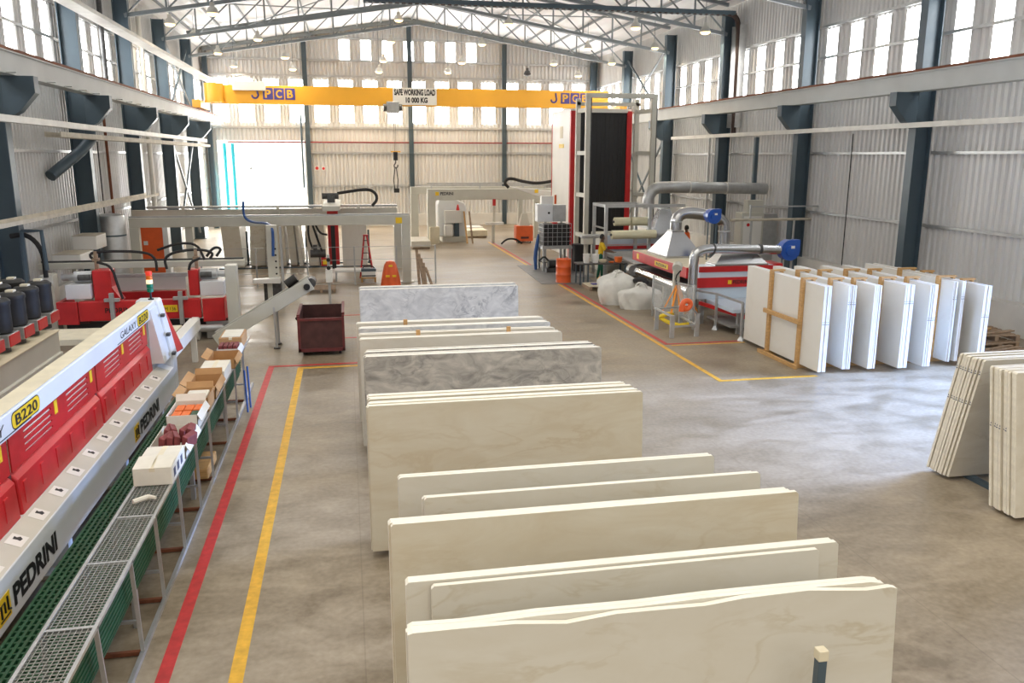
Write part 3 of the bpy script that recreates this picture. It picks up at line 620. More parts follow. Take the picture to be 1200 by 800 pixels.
# two stacks leaning together at the right edge
for k in range(8):
    slab(8.60+rnd.uniform(-.02, .02), 11.7, 9.69+k*0.058, 0.045, 0.06, 1.95+rnd.uniform(-.01, .01), 'm_beige', 'm_beigeedge', 'beige slab of the stack leaning towards the camera at right, %s' % ('front sheet with its face showing' if k == 0 else '%s from the front' % ORD[k]), 'slabs of the tilted right stack', lean=-0.42, skew=0.0, ink=(1.25, 1.72))
for k in range(9):
    slab(8.47+rnd.uniform(-.02, .02), 11.6, 8.97+k*0.05, 0.042, 0.06, 1.95+rnd.uniform(-.01, .01), 'm_beige', 'm_beigeedge', 'beige slab of the stack cut by the right picture edge, %s' % ('front sheet' if k == 0 else '%s from the front' % ORD[k]), 'slabs of the stack at the right edge', lean=0.30, ink=(1.15,) if k > 2 else ())
t = thing('slab_rack', 'low steel rack carrying the two leaning stacks at the right edge', 'rack', (10.0, 9.6, 0))
for x in (9.0, 11.3): B().box(x-0.05, x+0.05, 8.5, 10.7, 0, 0.06).obj('foot_beam', 'steel', t); B().bar((x, 9.55, 0.05), (x, 9.55, 1.6), 0.06).obj('upright', 'steel', t)

# seven packs of white slabs standing along the hall, with pine frames
PK = [(9.97, 4, 15.92, 19.45, 2.00), (10.64, 4, 16.05, 19.4, 1.98), (11.22, 4, 16.0, 19.4, 1.97), (11.92, 5, 15.92, 19.35, 1.97), (12.57, 4, 15.95, 19.35, 1.96), (13.40, 4, 16.25, 19.6, 1.96), (14.03, 4, 16.05, 19.3, 1.88)]
PN = ['first pack from the left', 'second pack from the left', 'third pack from the left', 'middle pack of the seven', 'fifth pack from the left', 'sixth pack from the left', 'last pack on the right']
for i, (x0, n, ya, yb, z1) in enumerate(PK):
    for k in range(n):
        x = x0+k*0.047+(0.12 if i == 5 and k > 1 else 0)
        ja = rnd.uniform(0, 0.02)
        b = B().prism([(ya+ja, 0.1), (yb+ja, 0.1), (yb+ja, z1), (ya+ja, z1-rnd.uniform(0, .01))], 'x', x, x+0.038, 0, 1)
        so = b.obj('marble_slab', ['m_pack', 'm_packedge'], bev=0.003)
        zm = 1.55 if i % 2 else 1.15
        if i != 2: B().box(x+0.004, x+0.03, ya+ja-0.003, ya+ja-0.0005, zm, zm+0.015).box(x+0.004, x+0.026, ya+ja-0.003, ya+ja-0.0005, zm+0.05, zm+0.06).obj('ink_mark', 'marker', so)
        tag(so, 'white marble slab in the %s by the right wall, %s' % (PN[i], 'leftmost sheet with its face showing' if k == 0 else '%s sheet from the left' % ORD[k]), 'slab', 'white slabs in timber packs')
    xe = x0+(n-1)*0.047+0.04+(0.12 if i == 5 else 0)
    t = thing('pine_crate', 'pine frame holding the %s of white slabs%s' % (PN[i], ', with cross rail' if i == 0 else ''), 'crate', (x0, 17.5, 0), 'pine frames of the slab packs')
    for yy in (16.75, 18.15):
        B().box(x0-0.07, x0-0.005, yy-0.06, yy+0.06, 0.1, z1+0.03).obj('post', 'wood', t, bev=0.004)
        B().box(xe+0.003, xe+0.06, yy-0.05, yy+0.05, 0.1, z1+0.03).obj('post', 'wood', t, bev=0.004)
        B().box(x0-0.07, xe+0.10, yy-0.05, yy+0.05, z1+0.03, z1+0.07).obj('top_batten', 'wood', t, bev=0.004)
        B().box(x0-0.1, xe+0.12, yy-0.06, yy+0.06, 0.0, 0.1).obj('sleeper', 'wood', t, bev=0.004)
    if i == 0:
        B().box(x0-0.13, x0-0.07, 16.65, 18.3, 1.02, 1.12).obj('cross_rail', 'wood', t, bev=0.004); B().box(x0-0.16, x0-0.1, 16.6, 18.4, 0.0, 0.09).obj('sill', 'wood', t, bev=0.004)
for i, (p, lab) in enumerate((((12.85, 18.6, 2.06), 'short pale timber offcut lying on top of the slab packs, farther one'), ((13.1, 17.6, 2.06), 'short pale timber offcut lying on top of the slab packs, nearer one'))):
    pass
# pallet heap by the right wall
for k, (x, y, z, r, lab) in enumerate(((15.9, 18.1, 0.0, 0.1, 'weathered pallet lying lowest by the right wall'), (16.1, 18.3, 0.155, -0.15, 'weathered pallet on top of another by the right wall'), (15.7, 16.6, 0.0, 0.3, 'weathered pallet nearest the camera by the right wall'))):
    t = thing('wooden_pallet', lab, 'pallet', (x, y, z), 'pallets by the right wall')
    for q in range(7): B().box(x-0.6, x+0.6, y-0.58+q*0.185, y-0.48+q*0.185, z+0.12, z+0.145).obj('top_board', 'oldwood', t)
    for q in (-0.55, 0, 0.55): B().box(x+q-0.05, x+q+0.05, y-0.58, y+0.63, z, z+0.12).obj('bearer', 'oldwood', t)
    t.rotation_euler = (0, 0, r)
for x, y, z, r, m, lab in ((16.0, 18.2, 0.31, 0.6, 'wood', 'orange-brown plank end lying on the pallets'), (16.3, 18.0, 0.31, 0.2, 'oldwood', 'grey plank lying across the pallets')):
    b = B().box(x-0.5, x+0.5, y-0.06, y+0.06, z, z+0.03); b.rot(r, (x, y, z)); tag(b.obj('loose_plank', m), lab, 'plank', 'planks on the pallets')

# ------------------------------------------------------------------ polishing machine at the left
PY0, PYE = 3.5, 15.5
t = thing('polishing_machine', 'long white and red slab polishing machine with lettering along the left side', 'machine', (-4.3, 9.5, 0))
b = B().prism([(-3.2, 0.48), (-3.2, 0.96), (-3.42, 1.05), (-3.62, 1.05), (-3.62, 0.40), (-3.4, 0.40)], 'y', PY0, PYE)
b.obj('lower_beam', 'white', t, bev=0.01)
B().prism([(-3.21, 0.957), (-3.42, 1.046), (-3.42, 1.054), (-3.21, 0.966)], 'y', PY0, PYE-0.3).obj('ledge', 'cream', t)
B().prism([(-3.42, 1.93), (-3.42, 2.17), (-3.45, 2.19), (-3.66, 2.19), (-3.66, 1.93)], 'y', PY0, PYE).obj('top_beam', 'white', t, bev=0.01)
B().box(-3.66, -3.43, PY0, PYE-0.15, 2.19, 2.197).obj('beam_dust_cover', 'creamtop', t)
# end cabinet with its sloping red side
b = B().prism([(-3.2, 0.40), (-3.2, 1.25), (-3.38, 2.19), (-3.75, 2.19), (-3.75, 0.40)], 'y', PYE, PYE+0.35); b.obj('end_cabinet', 'white', t, bev=0.03)
B().prism([(-3.24, 1.15), (-3.40, 2.1), (-3.46, 2.1), (-3.46, 1.15)], 'y', PYE-0.5, PYE).obj('end_panel', 'white', t)
B().add([(-3.195, PYE+0.36, 1.15), (-3.37, PYE+0.36, 2.05), (-3.18, PYE+0.9, 1.1)], [(0, 1, 2)]).add([(-3.19, PYE+0.36, 1.15), (-3.365, PYE+0.36, 2.05), (-3.19, PYE+0.86, 1.1)], [(0, 2, 1)]).obj('red_side_flap', 'red', t)
for z in (1.9, 1.55, 1.2): B().box(-3.33+(1.9-z)*0.19, -3.27+(1.9-z)*0.19, PYE-0.1, PYE+0.02, z, z+0.05).obj('latch', 'darkmetal', t)
# red covers
SEAM = [3.5, 5.72, 8.83, 11.91, 14.98]
for a, c in zip(SEAM[:-1], SEAM[1:]):
    u = B()
    u.prism([(-3.43, 1.04), (-3.445, 1.43), (-3.50, 1.50), (-3.55, 1.50), (-3.55, 1.04)], 'y', a+0.03, c-0.03)
    lo = u.obj('lower_cover', 'red', t, bev=0.02)
    q = (c-a)/6
    for k in range(6):
        B().box(-3.45, -3.428, a+q*k+0.14, a+q*k+0.24, 1.13, 1.38).obj('stiffener', 'red', lo, bev=0.008)
    # upper cover made as bars between the louvre slots
    b = B(); x0, x1 = -3.495, -3.48
    g = [(a+(c-a)*0.14, a+(c-a)*0.42), (a+(c-a)*0.60, a+(c-a)*0.88)]
    zs = [(1.60, 1.622), (1.67, 1.694), (1.74, 1.766), (1.81, 1.840)]
    b.box(x0, x1, a+0.03, c-0.03, 1.52, zs[0][0]).box(x0, x1, a+0.03, c-0.03, zs[-1][1], 1.93)
    for z0, z1 in zip([z[1] for z in zs[:-1]], [z[0] for z in zs[1:]]): b.box(x0, x1, a+0.03, c-0.03, z0, z1)
    ys = [a+0.03, g[0][0], g[0][1], g[1][0], g[1][1], c-0.03]
    for z0, z1 in zs:
        for k in (0, 2, 4): b.box(x0, x1, ys[k], ys[k+1], z0, z1)
    up = b.obj('upper_cover', 'red', t)
    for k in (0, 1):
        B().box(-3.485, -3.474, g[k][1]+0.10, g[k][1]+0.20, 1.72, 1.88).obj('warning_sticker', 'yellow', up)
    b = B()
    b.box(-3.515, -3.497, g[0][0], g[1][1], zs[0][0]-0.01, zs[-1][1]+0.01)
    b.obj('louvre_backing', 'creamtop', up)
    B().box(-3.6, -3.5, c-0.03, c+0.03, 1.08, 1.93).obj('seam_strip', 'darkred', t)
B().box(-3.52, -3.47, 14.98, PYE, 1.08, 1.93).obj('end_frame', 'cream', t)
# lettering
for y0, y1 in ((7.80, 9.0), (12.83, 14.1)):
    lg = B().box(-3.205, -3.196, y0-0.36, y0-0.08, 0.56, 0.80).obj('logo_plate', 'yellow', t)
    B().tube([(-3.194, y0-0.30, 0.62), (-3.194, y0-0.30, 0.74), (-3.194, y0-0.22, 0.74), (-3.194, y0-0.22, 0.64)], 0.012, 6).tube([(-3.194, y0-0.15, 0.77), (-3.194, y0-0.15, 0.64), (-3.194, y0-0.10, 0.62)], 0.012, 6).box(-3.196, -3.193, y0-0.33, y0-0.11, 0.585, 0.60).obj('logo_mark', 'black', lg)
    text('lettering', 'PEDRINI', t, 'black', (-3.2, y0, 0.575), (0, 1, 0), (0, 0, 1), y1-y0, 0.215, bold=0.045)
for y0 in (7.55, 13.1):
    text('lettering', 'GALAXY', t, 'black', (-3.42, y0, 2.0), (0, 1, 0), (0, 0, 1), 0.98 if y0 > 10 else 1.1, 0.105, shear=0.1)
    yp = y0+1.06 if y0 > 10 else 8.85
    rr = lambda g: [(yc+math.cos(a_)*(0.07+g), zc+math.sin(a_)*(0.07+g)) for yc, zc, a0 in ((yp+0.71, 2.065, 0), (yp+0.07, 2.065, PI/2), (yp+0.07, 2.045, PI), (yp+0.71, 2.045, 1.5*PI)) for a_ in [a0+q_*PI/8 for q_ in range(5)]]
    B().prism(rr(0.012), 'x', -3.421, -3.417).obj('plate_outline', 'black', t)
    bp = B().prism(rr(0.0), 'x', -3.42, -3.415).obj('number_plate', 'yellow', t)
    text('lettering', 'B220', bp, 'black', (-3.414, yp+0.08, 1.998), (0, 1, 0), (0, 0, 1), 0.62, 0.115, bold=0.015)
    B().box(-3.421, -3.416, y0-0.2, yp+0.5, 1.955, 1.965).obj('stripe', 'black', t)
for k in range(17):
    y = 4.6+k*0.62
    b = B().box(-0.08, 0.08, -0.11, 0.11, 0, 0.002); ln = B().prism([(-0.05, 0.0), (0.0, 0.01), (0.04, 0.0), (0.05, 0.06), (0.01, 0.10), (-0.02, 0.06), (-0.055, 0.075)], 'z', 0.002, 0.004)
    for bb, nm, mm in ((b, 'instruction_label', 'offwhite'), (ln, 'label_symbol', 'black')):
        R = Matrix.Rotation(math.atan2(0.09, 0.21), 3, 'Y')
        bb.v = [R @ (v*(0.8 if nm == 'label_symbol' else 1.0)) + Vector((-3.315, y, 1.012)) for v in bb.v]
    lb = b.obj('instruction_label', 'offwhite', t); ln.obj('label_symbol', 'black', lb)
for y in (4.6, 7.2, 9.75, 12.4, 14.9):
    B().box(-3.55, -3.32, y-0.07, y+0.07, 0.0, 0.45).obj('leg', 'white', t); B().box(-3.7, -3.15, y-0.3, y+0.2, 0, 0.05).obj('foot_plate', 'creamtop', t)
B().box(-3.75, -3.62, PY0, PYE, 0.05, 0.42).obj('inner_skirt', 'black', t)
# rear bench with motors
B().prism([(-4.98, 0.2), (-4.98, 1.35), (-5.02, 1.36), (-5.02, 1.72), (-6.3, 1.72), (-6.3, 0.2)], 'y', PY0, 15.4).obj('rear_bench', 'cream', t, bev=0.01)
B().box(-6.3, -5.0, PY0, 15.42, 1.72, 1.735).obj('bench_top', 'creamtop', t)
B().box(-4.98, -3.66, 4, 15.2, 0.55, 0.62).obj('conveyor_bed', 'oldwood', t)
for k in range(8):
    for r_ in (0, 1):
        y = 15.62-k*0.62-(0.0 if r_ == 0 else -0.3); x = -5.32 if r_ == 0 else -5.85
        if y > 15.9: pass
        m_ = B().lathe((x, y, 2.04), [(0.17, 0), (0.19, 0.02), (0.19, 0.42), (0.20, 0.44), (0.20, 0.49), (0.16, 0.53), (0.05, 0.54)], 24).obj('motor', 'motor', t, smooth=True)
        B().box(x-0.06, x+0.06, y-0.06, y+0.06, 2.575, 2.61).obj('motor_cap', 'creamtop', m_)
        B().box(x-0.2, x+0.2, y-0.22, y+0.22, 1.84, 2.03).obj('motor_mount', 'galv', m_, bev=0.01)
        B().box(x+0.2, x+0.215, y-0.2, y+0.2, 1.85, 2.02).obj('red_plate', 'red', m_)
        B().cyl((x, y, 1.735), (x, y, 1.84), 0.13).obj('spindle', 'darkmetal', m_)
# table beyond the machine
B().box(-6.4, -3.75, 18.2, 19.4, 0.86, 0.98).obj('outfeed_slab_bed', 'creamtop', t)
B().box(-3.72, -3.5, 16.4, 20.2, 0.72, 0.98).obj('outfeed_rail', 'offwhite', t)
for k in range(9): B().cyl((-4.3, 16.4+k*0.2, 0.9), (-3.74, 16.4+k*0.2, 0.9), 0.06).obj('roller', 'rubber', t, smooth=True)
for y in (16.6, 19.9): B().box(-3.68, -3.56, y-0.06, y+0.06, 0, 0.75).obj('leg', 'offwhite', t)
# tower light on the end
tl = thing('signal_light', 'small red, amber and green signal light on the end of the polishing machine', 'signal light', (-3.5, 15.6, 2.2))
z = 2.19
B().cyl((-3.5, 15.6, z), (-3.5, 15.6, z+0.14), 0.018).cyl((-3.5, 15.6, z), (-3.5, 15.6, z+0.02), 0.05).obj('stem', 'black', tl, smooth=True)
for k, (mm, nm) in enumerate((('sig_green', 'green_lens'), ('sig_green', 'green_lens'), ('sig_white', 'lit_lens'), ('sig_orange', 'orange_lens'), ('sig_red', 'red_lens'))):
    B().cyl((-3.5, 15.6, z+0.14+k*0.075), (-3.5, 15.6, z+0.205+k*0.075), 0.055, n=14).obj(nm, mm, tl, smooth=True)

# ------------------------------------------------------------------ mesh shelf with green grating, cartons
t = thing('mesh_shelf', 'long galvanised trestle shelf with wire mesh top beside the polishing machine', 'shelf', (-2.24, 11, 0))
XA, XB_, ZS, YA, YB = -2.45, -2.04, 1.12, 4.4, 17.2
B().box(XB_-0.03, XB_, YA, YB, ZS-0.03, ZS).box(XA, XA+0.03, YA, YB, ZS-0.03, ZS).obj('edge_rail', 'galv', t)
b = B()
n = int((YB-YA)/0.045)
for k in range(n): b.box(XA+0.03, XB_-0.03, YA+k*0.045, YA+k*0.045+0.006, ZS-0.022, ZS-0.014)
for k in range(9): b.box(XA+0.05+k*0.042, XA+0.0545+k*0.042, YA, YB, ZS-0.014, ZS-0.008)
b.obj('wire_mesh', 'meshwire', t)['kind'] = 'stuff'
for y in (5.5, 6.6, 7.7, 8.7, 9.9, 11.1, 12.2, 13.8, 15.1, 16.3):
    B().bar((XB_-0.02, y-0.25, ZS-0.02), (-2.10, y, 0.03), 0.035).obj('leg', 'galv', t); B().bar((XA+0.02, y-0.25, ZS-0.02), (-2.6, y, 0.03), 0.035).obj('leg', 'galv', t)
    B().bar((-2.10, y, 0.36), (-2.58, y, 0.36), 0.03).obj('cross_bar', 'galv', t); B().bar((-2.10, y, 0.03), (-2.72, y, 0.03), 0.04).obj('sole_bar', 'rust', t)
    B().box(XA, XB_, y-0.265, y-0.235, ZS-0.035, ZS-0.005).obj('top_bar', 'galv', t)
B().box(-2.12, -2.08, YA, YB+0.4, 0.0, 0.05).obj('base_rail', 'galv', t)
g = thing('green_grating', 'dark green ribbed plastic grating between polishing machine and shelf', 'grating', (-2.6, 10.5, 0))
b = B()
for k in range(15): b.box(-3.05+k*0.06, -3.02+k*0.06, 4.2, 16.3, 0.58, 0.62)
for k in range(135): b.box(-3.05, -2.17, 4.2+k*0.09, 4.225+k*0.09, 0.595, 0.615)
b.obj('ribs', 'green', g)['kind'] = 'stuff'
B().box(-3.05, -2.17, 4.2, 16.3, 0.55, 0.57).obj('panel', 'green', g)
b = B().box(-2.165, -2.15, 4.2, 16.3, 0.62, 1.0)
for k in range(7): b.box(-2.15, -2.14, 4.2, 16.3, 0.64+k*0.05, 0.655+k*0.05)
b.obj('side_guard', 'green', g)
for y in (5, 8.2, 11.5, 14.8):
    B().box(-3.0, -2.94, y, y+0.06, 0, 0.55).obj('leg', 'galv', g); B().box(-2.3, -2.24, y, y+0.06, 0, 0.55).obj('leg', 'galv', g)
def carton(x0, x1, y0, y1, h, m, label, open_=True, z=ZS+0.001, flap=None, grp='cartons on the mesh shelf'):
    t = thing('cardboard_carton', label, 'carton', ((x0+x1)/2, (y0+y1)/2, z), grp)
    if open_:
        b = B(); e = 0.008
        b.box(x0, x1, y0, y1, z, z+e).box(x0, x0+e, y0, y1, z, z+h).box(x1-e, x1, y0, y1, z, z+h).box(x0, x1, y0, y0+e, z, z+h).box(x0, x1, y1-e, y1, z, z+h)
        b.obj('box', m, t)
        L = 0.10
        for nm, pts in (('f', [(x0, y0), (x1, y0), (0, -1)]), ('b', [(x0, y1), (x1, y1), (0, 1)]), ('l', [(x0, y0), (x0, y1), (-1, 0)]), ('r', [(x1, y0), (x1, y1), (1, 0)])):
            if flap and nm not in flap: continue
            (ax, ay), (bx_, by), (ox, oy) = pts; up = {'f': -0.03, 'b': 0.09, 'l': 0.06, 'r': -0.09}[nm]; out = {'f': L, 'b': 0.05, 'l': 0.10, 'r': 0.05}[nm]
            q = [Vector((ax, ay, z+h)), Vector((bx_, by, z+h)), Vector((bx_+ox*out, by+oy*out, z+h+up)), Vector((ax+ox*out, ay+oy*out, z+h+up))]
            nn = (q[1]-q[0]).cross(q[2]-q[1]).normalized()*0.006
            B().add(q+[p+nn for p in q], [(0, 1, 2, 3), (7, 6, 5, 4), (0, 4, 5, 1), (1, 5, 6, 2), (2, 6, 7, 3), (3, 7, 4, 0)]).obj('flap', m, t)
    else:
        B().box(x0, x1, y0, y1, z, z+h).obj('box', m, t, bev=0.008)
        B().box((x0+x1)/2-0.03, (x0+x1)/2+0.03, y0-0.001, y1+0.001, z+h-0.04, z+h+0.002).obj('tape', 'creamtop', t)
    return t
c1 = carton(-2.44, -2.03, 9.25, 10.0, 0.20, 'whitecard', 'white carton with half closed flaps, nearest on the mesh shelf', False)
B().add([(-2.44, 9.25, ZS+0.205), (-2.25, 9.25, ZS+0.205), (-2.25, 9.6, ZS+0.23), (-2.44, 9.6, ZS+0.23)], [(0, 1, 2, 3)]).add([(-2.22, 9.25, ZS+0.205), (-2.03, 9.25, ZS+0.205), (-2.03, 9.55, ZS+0.25), (-2.22, 9.55, ZS+0.25)], [(0, 1, 2, 3)]).obj('flap', 'whitecard', c1)
b = B()
for k in range(3): b.box(-2.029, -2.027, 9.35+k*0.2, 9.45+k*0.2, ZS+0.05, ZS+0.15)
b.obj('printed_marks', 'marker', c1)
carton(-2.44, -2.03, 10.08, 10.9, 0.17, 'whitecard', 'white open carton filled with maroon pads, second on the mesh shelf', True, flap='fr')
for k in range(8):
    x = -2.38+0.09*(k % 4); y = 10.2+0.3*(k//4); bb = B().prism([(x, ZS+0.06), (x+0.08, ZS+0.07), (x+0.10, ZS+0.22), (x+0.03, ZS+0.25)], 'y', y, y+0.26); bb.rot(0.3*(k % 3-1), (x, y, 0))
    tag(bb.obj('polishing_pad', 'maroon', bev=0.01), 'maroon polishing pad in the second white carton, %s row, %s from the left' % ('nearer' if k < 4 else 'farther', ORD[k % 4]), 'pad', 'maroon pads in the carton')
carton(-2.46, -2.06, 11.15, 11.85, 0.22, 'whitecard', 'white carton with raised lid and orange packets inside', True, flap='br')
for k in range(6):
    x = -2.42+0.12*(k % 3); y = 11.22+0.3*(k//3)
    tag(B().box(x, x+0.11, y, y+0.25, ZS+0.02, ZS+0.19).obj('packet', 'pack_orange' if k != 2 else 'green', bev=0.008), '%s packet in the carton with raised lid, %s row, %s from the left' % ('orange' if k != 2 else 'green', 'nearer' if k < 3 else 'farther', ORD[k % 3]), 'packet', 'packets in the carton')
carton(-2.44, -2.06, 12.0, 12.55, 0.21, 'card', 'brown carton with a white liner, just before the tall brown open one', True, flap='lb')
tag(B().box(-2.40, -2.10, 12.05, 12.5, ZS+0.02, ZS+0.2).obj('paper_bundle', 'whitecard', bev=0.02), 'white paper bundle inside the brown carton with liner', 'paper')
carton(-2.46, -2.05, 12.65, 13.4, 0.20, 'card', 'tall brown open carton with spread flaps on the shelf', True)
carton(-2.46, -2.04, 13.55, 14.35, 0.20, 'whitecard', 'white closed carton, flat, behind the tall brown one', False)
carton(-2.45, -2.00, 14.5, 15.2, 0.17, 'card', 'brown open carton behind the white closed one', True, flap='lr')
carton(-2.42, -2.05, 15.35, 15.9, 0.16, 'tray', 'grey open carton of small brown packs near the shelf end', True, flap='r')
for k in range(4):
    tag(B().box(-2.40+0.085*k, -2.33+0.085*k, 15.45, 15.8, ZS+0.01, ZS+0.2).obj('small_pack', 'maroon', bev=0.006), 'small brown pack standing in the grey carton, %s from the left' % ORD[k], 'pack', 'packs in the grey carton')
carton(-2.48, -2.06, 16.1, 16.9, 0.21, 'card', 'brown closed carton with white sheet on top at the far end of the shelf', False)
tag(B().box(-2.44, -2.1, 16.15, 16.85, ZS+0.215, ZS+0.225).obj('paper_sheet', 'whitecard'), 'white sheet lying on the farthest brown carton', 'paper')
tag(B().tube([(-2.33, 8.75, ZS+0.03), (-2.2, 8.85, ZS+0.035), (-2.12, 8.82, ZS+0.03)], [0.028, 0.03, 0.02], 8).obj('rag', 'whitecard', smooth=True), 'small white rag lying on the bare mesh before the cartons', 'rag')
for y, x, lab in ((15.6, -1.98, 'blue long brush leaning at the shelf end, left'), (15.9, -1.96, 'blue long brush leaning at the shelf end, right')):
    tag(B().cyl((x, y, 0.0), (x-0.02, y+0.05, 0.8), 0.018).obj('long_brush', 'hose_blue', smooth=True), lab, 'brush', 'brushes at the shelf')
tag(B().box(-2.5, -2.15, 12.1, 12.9, 0.06, 0.22).obj('orange_crate', 'wood', bev=0.02), 'orange-brown box on the floor under the shelf', 'box')

# ------------------------------------------------------------------ dark red skip and inclined conveyor
t = thing('scrap_skip', 'dark red open steel scrap bin on the floor left of the slabs', 'skip', (-0.72, 20.8, 0))
x0, x1, y0, y1, zt_ = -1.24, -0.2, 20.0, 21.6, 0.98
b = B().box(x0, x1, y0, y1, 0.1, 0.14).box(x0, x0+0.03, y0, y1, 0.14, zt_).box(x1-0.03, x1, y0, y1, 0.14, zt_+0.05).box(x0, x1, y0, y0+0.03, 0.14, zt_-0.08).box(x0, x1, y1-0.03, y1, 0.14, zt_)
b.obj('tub', 'darkred', t, bev=0.01)
b = B().box(x0-0.03, x1+0.03, y0-0.03, y0, 0.1, 0.18).box(x0-0.03, x1+0.03, y0-0.04, y0+0.01, zt_-0.12, zt_-0.06).box(x0-0.03, x0+0.03, y0-0.03, y0+0.03, 0.1, zt_).box(x1-0.03, x1+0.03, y0-0.03, y0+0.03, 0.1, zt_)
b.box(x1-0.02, x1+0.04, y0, y1, zt_, zt_+0.06).box(x0-0.04, x0+0.03, y0, y1, zt_-0.03, zt_+0.03).obj('rim', 'binred', t)
for x in (x0+0.1, x1-0.1):
    for y in (y0+0.15, y1-0.15): B().cyl((x-0.03, y, 0.06), (x+0.03, y, 0.06), 0.06).obj('wheel', 'rubber', t, smooth=True)
t = thing('inclined_conveyor', 'grey inclined belt conveyor rising from the shelf end towards the scrap bin', 'conveyor', (-2.0, 21.5, 0))
pa = Vector((-3.3, 21.2, 0.25)); pb = Vector((-0.95, 21.2, 1.62)); d = (pb-pa).normalized(); up = Vector((-d.z, 0, d.x))
for yy in (20.95, 21.45):
    b = B().prism([(p.x, p.z) for p in (pa-up*0.16, pb-up*0.16, pb+up*0.16, pa+up*0.16)], 'y', yy-0.02, yy+0.02); b.obj('side_plate', 'cream', t, bev=0.01)
B().prism([(p.x, p.z) for p in (pa+up*0.05, pb+up*0.05, pb+up*0.08, pa+up*0.08)], 'y', 20.97, 21.43).obj('belt', 'rubber', t)
B().cyl((pb.x, 20.98, pb.z), (pb.x, 21.42, pb.z), 0.12).obj('drum', 'darkmetal', t, smooth=True)
B().cyl((pb.x-0.1, 20.85, pb.z-0.08), (pb.x-0.1, 20.93, pb.z-0.08), 0.08).obj('bearing', 'black', t, smooth=True)
mp_ = pb-d*0.35+up*0.28
B().cyl(mp_-d*0.2-up*0.02, mp_+d*0.1, 0.11).obj('motor', 'motor', t, smooth=True)
for x in (-1.85,):
    B().bar((x, 20.95, 0.02), (x-0.02, 20.95, 1.05), 0.05).obj('leg', 'galv', t); B().bar((x+0.02, 21.45, 0.02), (x, 21.45, 1.05), 0.05).obj('leg', 'galv', t)
    for yy in (20.95, 21.45): B().cyl((x, yy, 0), (x, yy, 0.03), 0.08).obj('foot', 'black', t)
tag(B().tube([(-1.4, 21.9, 0.55), (-1.1, 22.2, 0.7), (-0.8, 22.4, 0.72), (-0.5, 22.4, 0.55), (-0.4, 22.4, 0.05)], 0.05, smooth=2).obj('black_hose', 'rubber', smooth=True), 'short black hose behind the scrap bin', 'hose')

def gp(px, py, z=0.0):
    d = FW*FPX + RT*(px-600) - UP*(py-400)
    return Vector((0, 0, CAMZ)) + d*((z-CAMZ)/d.z)

# ------------------------------------------------------------------ red bridge machine (left, middle distance)
t = thing('bridge_machine', 'red and grey stone edge machine with twin motors, behind the polishing machine', 'machine', (-5.2, 23.5, 0))
B().box(-6.78, -3.83, 22.4, 22.62, 0.58, 1.08).obj('front_beam', 'red', t, bev=0.02)
B().prism([(-3.78, 22.35), (-3.25, 22.45), (-3.12, 23.4), (-3.2, 23.4), (-3.3, 22.55), (-3.78, 22.45)], 'z', 0.48, 1.08).obj('right_tub', 'red', t, bev=0.01)
B().box(-3.78, -3.15, 22.5, 23.4, 0.46, 0.52).obj('tub_floor', 'darkred', t)
B().prism([(-7.3, 22.45), (-6.8, 22.4), (-6.8, 22.5), (-7.2, 22.55), (-7.2, 23.6), (-7.3, 23.6)], 'z', 0.5, 1.08).obj('left_tub', 'red', t, bev=0.01)
B().box(-7.2, -6.6, 22.55, 23.6, 0.5, 0.56).obj('tub_floor', 'darkred', t)
B().box(-6.46, -6.02, 22.7, 23.2, 1.0, 1.84).obj('left_head', 'red', t, bev=0.03)
B().prism([(-6.02, 1.05), (-5.8, 1.05), (-6.02, 1.4)], 'y', 22.7, 23.1).obj('head_foot', 'red', t)
B().box(-4.14, -3.88, 22.7, 23.2, 1.12, 1.80).obj('right_head', 'red', t, bev=0.03)
B().box(-6.9, -4.7, 25.2, 25.4, 0.46, 0.88).obj('rear_trough', 'red', t, bev=0.01)
B().box(-6.7, -4.7, 25.4, 25.43, 0.9, 1.34).obj('splash_panel', 'offwhite', t)
B().box(-8.4, -2.95, 24.8, 25.05, 1.62, 1.78).obj('upper_rail', 'cream', t, bev=0.01)
B().box(-6.8, -4.5, 24.6, 24.75, 1.38, 1.48).obj('lower_rail', 'galv', t, bev=0.01)
B().box(-8.4, -3.0, 25.06, 25.1, 1.78, 1.83).obj('guide', 'darkmetal', t)
B().box(-3.12, -2.84, 22.0, 22.42, 0.0, 1.98).obj('right_pillar', 'cream', t, bev=0.02)
B().box(-7.75, -7.45, 22.9, 23.3, 0.0, 1.72).obj('left_pillar', 'cream', t, bev=0.02)
B().box(-7.2, -3.3, 22.75, 24.4, 0.12, 0.5).obj('underframe', 'black', t)
B().box(-3.75, -3.2, 22.5, 24.2, 0.0, 0.46).obj('side_casing', 'galv', t, bev=0.01)
B().cyl((-4.05, 22.3, 0.32), (-3.9, 22.3, 0.32), 0.3, n=24).obj('hand_disc', 'offwhite', t, smooth=True)
B().cyl((-3.9, 22.3, 0.32), (-3.3, 22.3, 0.32), 0.10).obj('shaft', 'galv', t, smooth=True)
